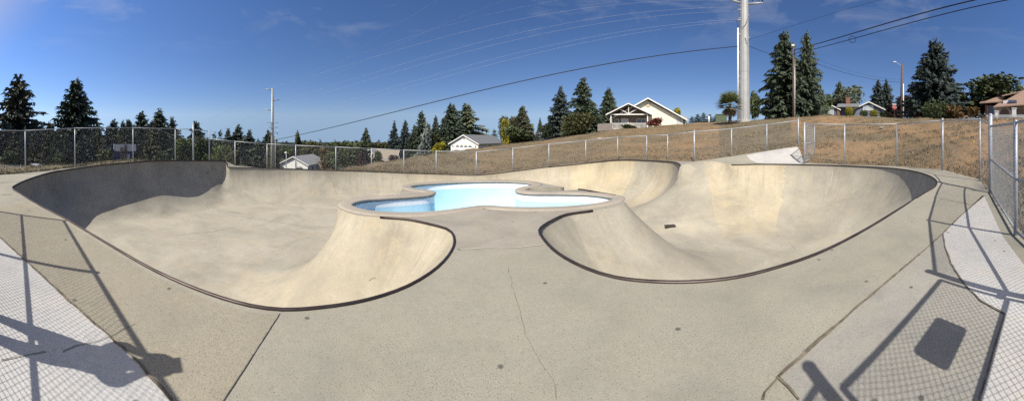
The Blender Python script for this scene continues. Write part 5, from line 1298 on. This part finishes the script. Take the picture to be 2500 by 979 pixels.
def tan_house():
    D = 38; k = D / F; pc = 2450; zb = zof(290, D) - .2; a = az(pc)
    root = empty('house', (D * math.sin(a), D * math.cos(a), zb), -a); tag(root, 'tan stucco house with brown tiled roof and arched porch', 'house')
    X = lambda px: (px - pc) * k; Z = lambda py: zof(py, D) - zb
    mb = MB(); mb.b2(X(2406), X(2560), 1.6, 9, 0, Z(254)); mb.build('wall', M['beige'], root)
    # porch wall with arches
    mb = MB(); y0, y1 = 0, .25; ztop = Z(263); seg = []
    xs = [(2426, 2441)]
    def arch(x0, x1, zsp):
        c = (x0 + x1) / 2; r = (x1 - x0) / 2; n = 12
        P = [(x0, zsp)] + [(c - r * math.cos(i * PI / n), zsp + r * math.sin(i * PI / n)) for i in range(1, n)] + [(x1, zsp)]
        for i in range(len(P) - 1):
            (xa, za), (xb, zb2) = P[i], P[i + 1]
            mb.add([(xa, y0, za), (xb, y0, zb2), (xb, y0, ztop), (xa, y0, ztop), (xa, y1, za), (xb, y1, zb2), (xb, y1, ztop), (xa, y1, ztop)], [(0, 1, 2, 3), (7, 6, 5, 4), (0, 4, 5, 1), (2, 6, 7, 3)])
    def pier(x0, x1): mb.b2(x0, x1, y0, y1, 0, ztop)
    pier(X(2426), X(2441)); arch(X(2441), X(2464), Z(276)); pier(X(2464), X(2478)); arch(X(2478), X(2505), Z(276)); pier(X(2505), X(2520)); arch(X(2520), X(2547), Z(276)); pier(X(2547), X(2560))
    mb.build('arched_porch_wall', M['beige'], root)
    window(root, X(2413), X(2427), Z(279), Z(255.5), 1.6, M['glass'], 0, M['brick'])
    mb = MB()
    for i in range(9): mb.b2(X(2403.5) - .05 * (i % 2), X(2408), 1.45, 1.62, i * .24, i * .24 + .2)
    mb.build('brick_quoin', M['brick'], root)
    def slabr(P, mat, name, t=.14):
        mb = MB(); n = len(P); mb.add(P + [(x, y, z + t) for x, y, z in P], [tuple(reversed(range(n))), tuple(range(n, 2 * n))] + [(i, (i + 1) % n, (i + 1) % n + n, i + n) for i in range(n)])
        o = mb.build(name, mat, root); bm = bmesh.new(); bm.from_mesh(o.data); bmesh.ops.recalc_face_normals(bm, faces=bm.faces); bm.to_mesh(o.data); bm.free(); return o
    Q = lambda px, py, y: (X(px) * (D + y) / D, y, zof(py, D + y) - zb)
    slabr([Q(2391, 252.5, .9), Q(2452, 249.5, .9), Q(2446, 233.5, 5), Q(2440, 234, 9), Q(2397, 249, 9)], M['rooftile'], 'roof')
    slabr([Q(2425, 263, -.6), Q(2565, 252, -.6), Q(2565, 238, 2.6), Q(2450, 247, 2.2)], M['rooftile'], 'porch_roof')
    slabr([Q(2452, 249, 2.4), Q(2565, 243, 2.4), Q(2565, 214, 7.5), Q(2503, 220, 7.5)], M['rooftile'], 'upper_roof')
    slabr([Q(2446, 235.5, 5), Q(2503, 221.5, 7.6), Q(2503, 222, 9), Q(2442, 236, 9)], M['rooftile'], 'ridge_roof')
    mb = MB(); mb.b2(X(2449), X(2462), .6, 1.4, Z(252), Z(244)); mb.build('dormer', M['whitep'], root)
    mb = MB(); mb.box((X(2472), .6, Z(246.5)), (1.1, .9, .08), rx=.5); mb.build('skylight', M['glass'], root)
    for x0, x1, tp in ((2430, 2438, 275), (2470, 2480, 268)): mb = MB(); mb.b2(X(x0), X(x1), -1.6, -1.2, -.2, Z(tp)); mb.b2(X(x0) - .05, X(x1) + .05, -1.65, -1.15, Z(tp), Z(tp) + .1); mb.build('pillar', M['whitep'], root)
    mb = MB(); mb.box((X(2467.5), -.08, Z(264.5)), (.16, .14, .3)); mb.build('wall_lamp', M['cloth_dark'], root)
tan_house()
q = empty('picket_fence', (0, 0, 0)); tag(q, 'low white picket fence in front of the tan tiled house', 'fence')
A, B = Vector(pd(2408, 287.5, 34)), Vector(pd(2560, 287, 33)); mb = MB(); n = 64
for i in range(n):
    p = A.lerp(B, (i + .5) / n); dd = (B - A).to_2d(); mb.box((p.x, p.y, p.z + .02), (dd.length / n * .55, .03, .62), math.atan2(dd.y, dd.x))
mb.build('pickets', M['whitep'], q); mb = MB(); mb.tube([A + Vector((0, .03, .1)), B + Vector((0, .03, .1))], .03, 4); mb.build('rail', M['whitep'], q)
q = empty('tent', gp(2360, 33)); q.location.z = zof(292, 33); q.rotation_euler.z = -az(2360); tag(q, 'tiny white peaked awning between the flowering bushes', 'awning')
mb = MB(); roof_gable(mb, -.28, .28, -.2, .8, .12, .42, t=.04); mb.build('cover', M['whitep'], q); 
for x in (-.24, .24): mb = MB(); mb.b2(x - .02, x + .02, -.15, -.11, -.2, .14); mb.build('leg', M['whitep'], q)

# ---------------------------------------------------------------- wires
def wire(label, A, B, sag, r, mat, name='power_line', n=40, group=None):
    A, B = Vector(A), Vector(B); pts = []
    for i in range(n + 1):
        t = i / n; p = A.lerp(B, t); pts.append((p.x, p.y, p.z - sag * 4 * t * (1 - t)))
    mb = MB(); mb.tube(pts, r, 5); o = mb.build(name, mat); tag(o, label, 'cable', group); return o
wire('thick black cable rising from the far pole to the middle of the big pole', pd(675, 341, 55), pd(1801, 113, 35.6), .9, .045, M['cable'])
for i, (a, b, s, lb) in enumerate([((649, 217), (1776, 1), 1.6, 'thin silver line from the top arm of the far pole'), ((683, 245), (1800, 17), 1.4, 'thin silver line to the upper insulators of the big pole'), ((647, 267), (1797, 27), 1.5, 'thin silver line a little under the upper insulators of the big pole'),
                             ((654, 299), (1799, 47), 1.3, 'thin silver line to the lower insulators of the big pole'), ((678, 299), (1797, 52), 1.4, 'thin silver line lowest of those ending at the big pole')]):
    wire(lb, pd(a[0], a[1], 55), pd(b[0], b[1], 35.5), s, .007, M['alu'])
for i, (a, b) in enumerate([((649, 217), (1380, -2)), ((683, 244), (1250, -6)), ((647, 267), (1075, -4))]):
    wire(['faint high line leaving the picture top over the pool', 'faint high line leaving the picture top before the pool', 'faint high line leaving the picture top above the rounded tree'][i], pd(a[0], a[1], 55), pd(b[0], b[1], 40), .5, .004, M['alu'])
for i, (a, b) in enumerate([((649, 217), (380, 352)), ((647, 267), (430, 352)), ((658, 300), (470, 350))]):
    wire(['faint far wire falling from the top arm of the far pole', 'faint far wire falling from the middle arm of the far pole', 'faint far wire falling from the lower arm of the far pole'][i], pd(a[0], a[1], 55), pd(b[0], b[1], 100), .8, .014, M['galv'])
wire('thin dark wire leaving the big pole towards the top of the picture', pd(1829, 96, 36), pd(2330, -45, 30), .5, .016, M['cable'])
wire('black wire from the big pole to the wooden lamp post', pd(1829, 112, 36), pd(1937, 133, 45), .5, .028, M['cable'])
wire('black wire from the lamp post to the brown street lamp pole', pd(1937, 133, 45), pd(2201, 201, 55), 1.0, .028, M['cable'])
wire('thin wire hanging above the other one to the brown street lamp pole', pd(1937, 118, 45), pd(2201, 194, 55), 1.2, .014, M['cable'])
wire('thick black cable from the lamp post, upper of the near pair', pd(1938, 122, 45), pd(2720, -50, 22), .9, .055, M['cable'])
wire('thick black cable from the lamp post, lower of the near pair', pd(1938, 131, 45), pd(2720, -35, 22), 1.0, .04, M['cable'])
c = Vector(pd(2081, 95, 38.5)); ca = -az(2081); pts = []
for i in range(25):
    a = 2 * PI * i / 24; pts.append(c + Vector((math.cos(ca), math.sin(ca), 0)) * .42 * math.cos(a) + Vector((0, 0, .42 * math.sin(a) - .05)))
mb = MB(); mb.tube(pts, .04, 6, cap=False); o = mb.build('cable_coil', M['cable']); tag(o, 'round coil of slack cable hung on the thick near pair', 'cable')

# ---------------------------------------------------------------- person taking the picture at the fence
def person():
    root = empty('person', (-2.50, -.57, 0), -.35); tag(root, 'person in dark clothes and cap raising a phone with both hands', 'person'); root.scale = (.9, .9, .9)
    J = {'pel': (0, 0, .95, .15, .11), 'bel': (0, 0, 1.1, .145, .105), 'che': (0, .02, 1.30, .165, .115), 'nec': (0, .02, 1.47, .06, .06), 'hed': (0, .05, 1.56, .075, .09), 'top': (0, .05, 1.70, .08, .095)}
    E = [('pel', 'bel'), ('bel', 'che'), ('che', 'nec'), ('nec', 'hed'), ('hed', 'top')]
    for s, t in ((-1, 'l'), (1, 'r')):
        J.update({t + 'hip': (s * .1, 0, .88, .095, .1), t + 'kn': (s * .12, .03, .50, .065, .07), t + 'an': (s * .13, -.01, .10, .045, .045), t + 'to': (s * .15, .16, .04, .045, .03),
                  t + 'sh': (s * .19, .02, 1.41, .065, .065), t + 'el': (s * .165, .17, 1.30, .048, .048), t + 'wr': (s * .085, .19, 1.44, .032, .028), t + 'pa': (s * .085, .215, 1.50, .036, .022)})
        E += [('pel', t + 'hip'), (t + 'hip', t + 'kn'), (t + 'kn', t + 'an'), (t + 'an', t + 'to'), ('che', t + 'sh'), (t + 'sh', t + 'el'), (t + 'el', t + 'wr'), (t + 'wr', t + 'pa')]
        for f, (dx, dz) in enumerate(((.025, .055), (.012, .07), (0, .075), (-.012, .065), (-.045, .03))):
            J[t + 'f%d' % f] = (s * (.085 + dx * .8), .23, 1.515 + dz * .6, .010, .010); J[t + 'g%d' % f] = (s * (.06 + dx * .6), .25, 1.525 + dz, .008, .008)
            E += [(t + 'pa', t + 'f%d' % f), (t + 'f%d' % f, t + 'g%d' % f)]
    ks = list(J); me = bpy.data.meshes.new('body'); me.from_pydata([J[k][:3] for k in ks], [(ks.index(a), ks.index(b)) for a, b in E], [])
    o = bpy.data.objects.new('body', me); COL.objects.link(o)
    md = o.modifiers.new('skin', 'SKIN'); md.use_smooth_shade = True
    for i, k in enumerate(ks): me.skin_vertices[0].data[i].radius = J[k][3:]; me.skin_vertices[0].data[i].use_root = (k == 'pel')
    sd = o.modifiers.new('sub', 'SUBSURF'); sd.levels = 2; sd.render_levels = 2
    dg = bpy.context.evaluated_depsgraph_get(); m2 = bpy.data.meshes.new_from_object(o.evaluated_get(dg)); bpy.data.objects.remove(o)
    m2.materials.clear()
    for k in ('cloth_grey', 'cloth_dark', 'skin'): m2.materials.append(M[k])
    for p in m2.polygons:
        c = p.center; p.use_smooth = True
        p.material_index = 2 if (c.z > 1.46 or c.y > .165) and c.z > .3 else (1 if c.z < .93 else 0)
    b = bpy.data.objects.new('body', m2); COL.objects.link(b); b.parent = root
    mb = MB(); mb.ball((0, .045, 1.70), .112, 14, 8, sc=(.92, 1.08, .62)); mb.box((0, .17, 1.68), (.15, .13, .012), rx=-.15); mb.build('cap', M['cloth_dark'], root)
    for s in (-1, 1): mb = MB(); mb.ball((s * .032, .137, 1.62), .011, 8, 5); mb.build('eye', M['whitep'], root)
    mb = MB(); mb.tube([(0, .135, 1.615), (0, .162, 1.58)], [.009, .015], 6); mb.build('nose', M['skin'], root)
    ph = empty('phone', (-2.50, -.57, 0), -.35); ph.scale = (.9, .9, .9); tag(ph, 'dark phone held up in both hands of the person at the fence', 'phone')
    mb = MB(); mb.box((0, .247, 1.535), (.085, .010, .16)); mb.build('body', M['cloth_dark'], ph); mb = MB(); mb.box((0, .241, 1.535), (.076, .003, .148)); mb.build('screen', M['glass'], ph)
person()
# twigs in the bowl
for i, (px, py, z, L) in enumerate([(906, 692, -.75, .13), (748, 659, -1.6, .07), (1636, 690, -.1, .05)][:2]):
    pass

# ---------------------------------------------------------------- light, sky, camera
SUN_AZ, SUN_EL = math.radians(207), math.radians(46)
W = bpy.data.worlds.new('World'); S.world = W; W.use_nodes = True
nt = W.node_tree; nt.nodes.clear()
N_ = nt.nodes.new
outw = N_('ShaderNodeOutputWorld'); bg = N_('ShaderNodeBackground'); sky = N_('ShaderNodeTexSky')
sky.sky_type = 'NISHITA'; sky.sun_disc = False; sky.sun_elevation = SUN_EL; sky.sun_rotation = SUN_AZ
sky.air_density = 1.0; sky.dust_density = .15; sky.ozone_density = 3.5; sky.altitude = 900
tc = N_('ShaderNodeTexCoord'); mp = N_('ShaderNodeMapping'); mp.inputs['Scale'].default_value = (1.6, 1.6, 5.0)
ns = N_('ShaderNodeTexNoise'); ns.inputs['Scale'].default_value = 2.3; ns.inputs['Detail'].default_value = 7; ns.inputs['Roughness'].default_value = .62; ns.inputs['Distortion'].default_value = .5
mr = N_('ShaderNodeMapRange'); mr.inputs[1].default_value = .53; mr.inputs[2].default_value = .80
sep = N_('ShaderNodeSeparateXYZ'); me_ = N_('ShaderNodeMapRange'); me_.inputs[1].default_value = .26; me_.inputs[2].default_value = .42
mul = N_('ShaderNodeMath'); mul.operation = 'MULTIPLY'
mul2 = N_('ShaderNodeMath'); mul2.operation = 'MULTIPLY'; mul2.inputs[1].default_value = .3
mx = N_('ShaderNodeMix'); mx.data_type = 'RGBA'; mx.inputs[7].default_value = (9.5, 9.3, 9.0, 1)
L_ = nt.links.new
vz = N_('ShaderNodeVectorMath'); vz.operation = 'MAXIMUM'; vz.inputs[1].default_value = (-2, -2, .075); L_(tc.outputs['Generated'], vz.inputs[0]); L_(vz.outputs[0], sky.inputs['Vector'])
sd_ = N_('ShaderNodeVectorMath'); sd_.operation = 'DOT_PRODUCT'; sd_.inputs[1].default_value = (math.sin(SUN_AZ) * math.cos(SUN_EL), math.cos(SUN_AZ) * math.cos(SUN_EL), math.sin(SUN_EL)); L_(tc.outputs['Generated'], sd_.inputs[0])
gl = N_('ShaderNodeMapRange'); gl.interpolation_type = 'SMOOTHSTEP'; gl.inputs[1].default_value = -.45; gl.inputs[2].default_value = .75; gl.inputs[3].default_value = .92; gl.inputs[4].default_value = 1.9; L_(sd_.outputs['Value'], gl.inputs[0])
L_(tc.outputs['Generated'], mp.inputs[0]); L_(mp.outputs[0], ns.inputs['Vector']); L_(ns.outputs['Fac'], mr.inputs[0])
L_(tc.outputs['Generated'], sep.inputs[0]); L_(sep.outputs[2], me_.inputs[0])
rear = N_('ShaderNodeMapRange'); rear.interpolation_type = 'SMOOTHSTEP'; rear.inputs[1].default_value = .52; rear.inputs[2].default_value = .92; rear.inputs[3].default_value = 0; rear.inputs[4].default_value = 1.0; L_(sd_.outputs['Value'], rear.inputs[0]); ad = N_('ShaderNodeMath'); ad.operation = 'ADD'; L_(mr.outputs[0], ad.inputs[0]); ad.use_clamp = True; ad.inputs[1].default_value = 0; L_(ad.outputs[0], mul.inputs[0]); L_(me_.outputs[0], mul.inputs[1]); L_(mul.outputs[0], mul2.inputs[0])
L_(mul2.outputs[0], mx.inputs[0]); sat = N_('ShaderNodeHueSaturation'); sat.inputs['Saturation'].default_value = 1.14; gs = N_('ShaderNodeVectorMath'); gs.operation = 'SCALE'; L_(sky.outputs[0], gs.inputs[0]); L_(gl.outputs[0], gs.inputs['Scale']); L_(gs.outputs[0], sat.inputs['Color']); hsv = N_('ShaderNodeMix'); hsv.data_type = 'RGBA'; hsv.blend_type = 'MULTIPLY'; hsv.inputs[0].default_value = 1; hsv.inputs[7].default_value = (1.02, .96, 1.11, 1); L_(sat.outputs[0], hsv.inputs[6]); L_(hsv.outputs[2], mx.inputs[6]); hz = N_('ShaderNodeMix'); hz.data_type = 'RGBA'; hz.inputs[7].default_value = (10.5, 9.3, 7.8, 1); L_(rear.outputs[0], hz.inputs[0]); L_(mx.outputs[2], hz.inputs[6]); L_(hz.outputs[2], bg.inputs[0])  # hz: unseen bright haze around the sun, added to lift the shadow fill
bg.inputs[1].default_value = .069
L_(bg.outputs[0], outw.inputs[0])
sl = bpy.data.lights.new('sun', 'SUN'); sl.energy = 4.6; sl.angle = math.radians(.5); sl.color = (1, .955, .885)
so = bpy.data.objects.new('sun', sl); COL.objects.link(so)
d = Vector((-math.sin(SUN_AZ) * math.cos(SUN_EL), -math.cos(SUN_AZ) * math.cos(SUN_EL), -math.sin(SUN_EL)))
so.rotation_euler = d.to_track_quat('-Z', 'Y').to_euler(); so.location = (-20, -30, 40)
cd = bpy.data.cameras.new('camera'); cd.type = 'PANO'; cam = bpy.data.objects.new('camera', cd); COL.objects.link(cam)
cam.location = (0, 0, EYE); cam.rotation_euler = (PI / 2, 0, 0)
cd.panorama_type = 'CENTRAL_CYLINDRICAL'
cd.central_cylindrical_radius = 1.0
cd.central_cylindrical_range_u_min = -1250 / F; cd.central_cylindrical_range_u_max = 1250 / F
cd.central_cylindrical_range_v_min = -(979 - CY) / F; cd.central_cylindrical_range_v_max = CY / F
cd.clip_start = .02; cd.clip_end = 5000
S.camera = cam
vs_ = S.view_settings; vs_.view_transform = 'Standard'; vs_.look = 'None'; vs_.gamma = 1; vs_.use_curve_mapping = False; vs_.exposure = .30
S.display_settings.display_device = 'sRGB'
S.render.engine = 'CYCLES'; S.cycles.use_denoising = False
S.cycles.max_bounces = 6; S.cycles.diffuse_bounces = 3
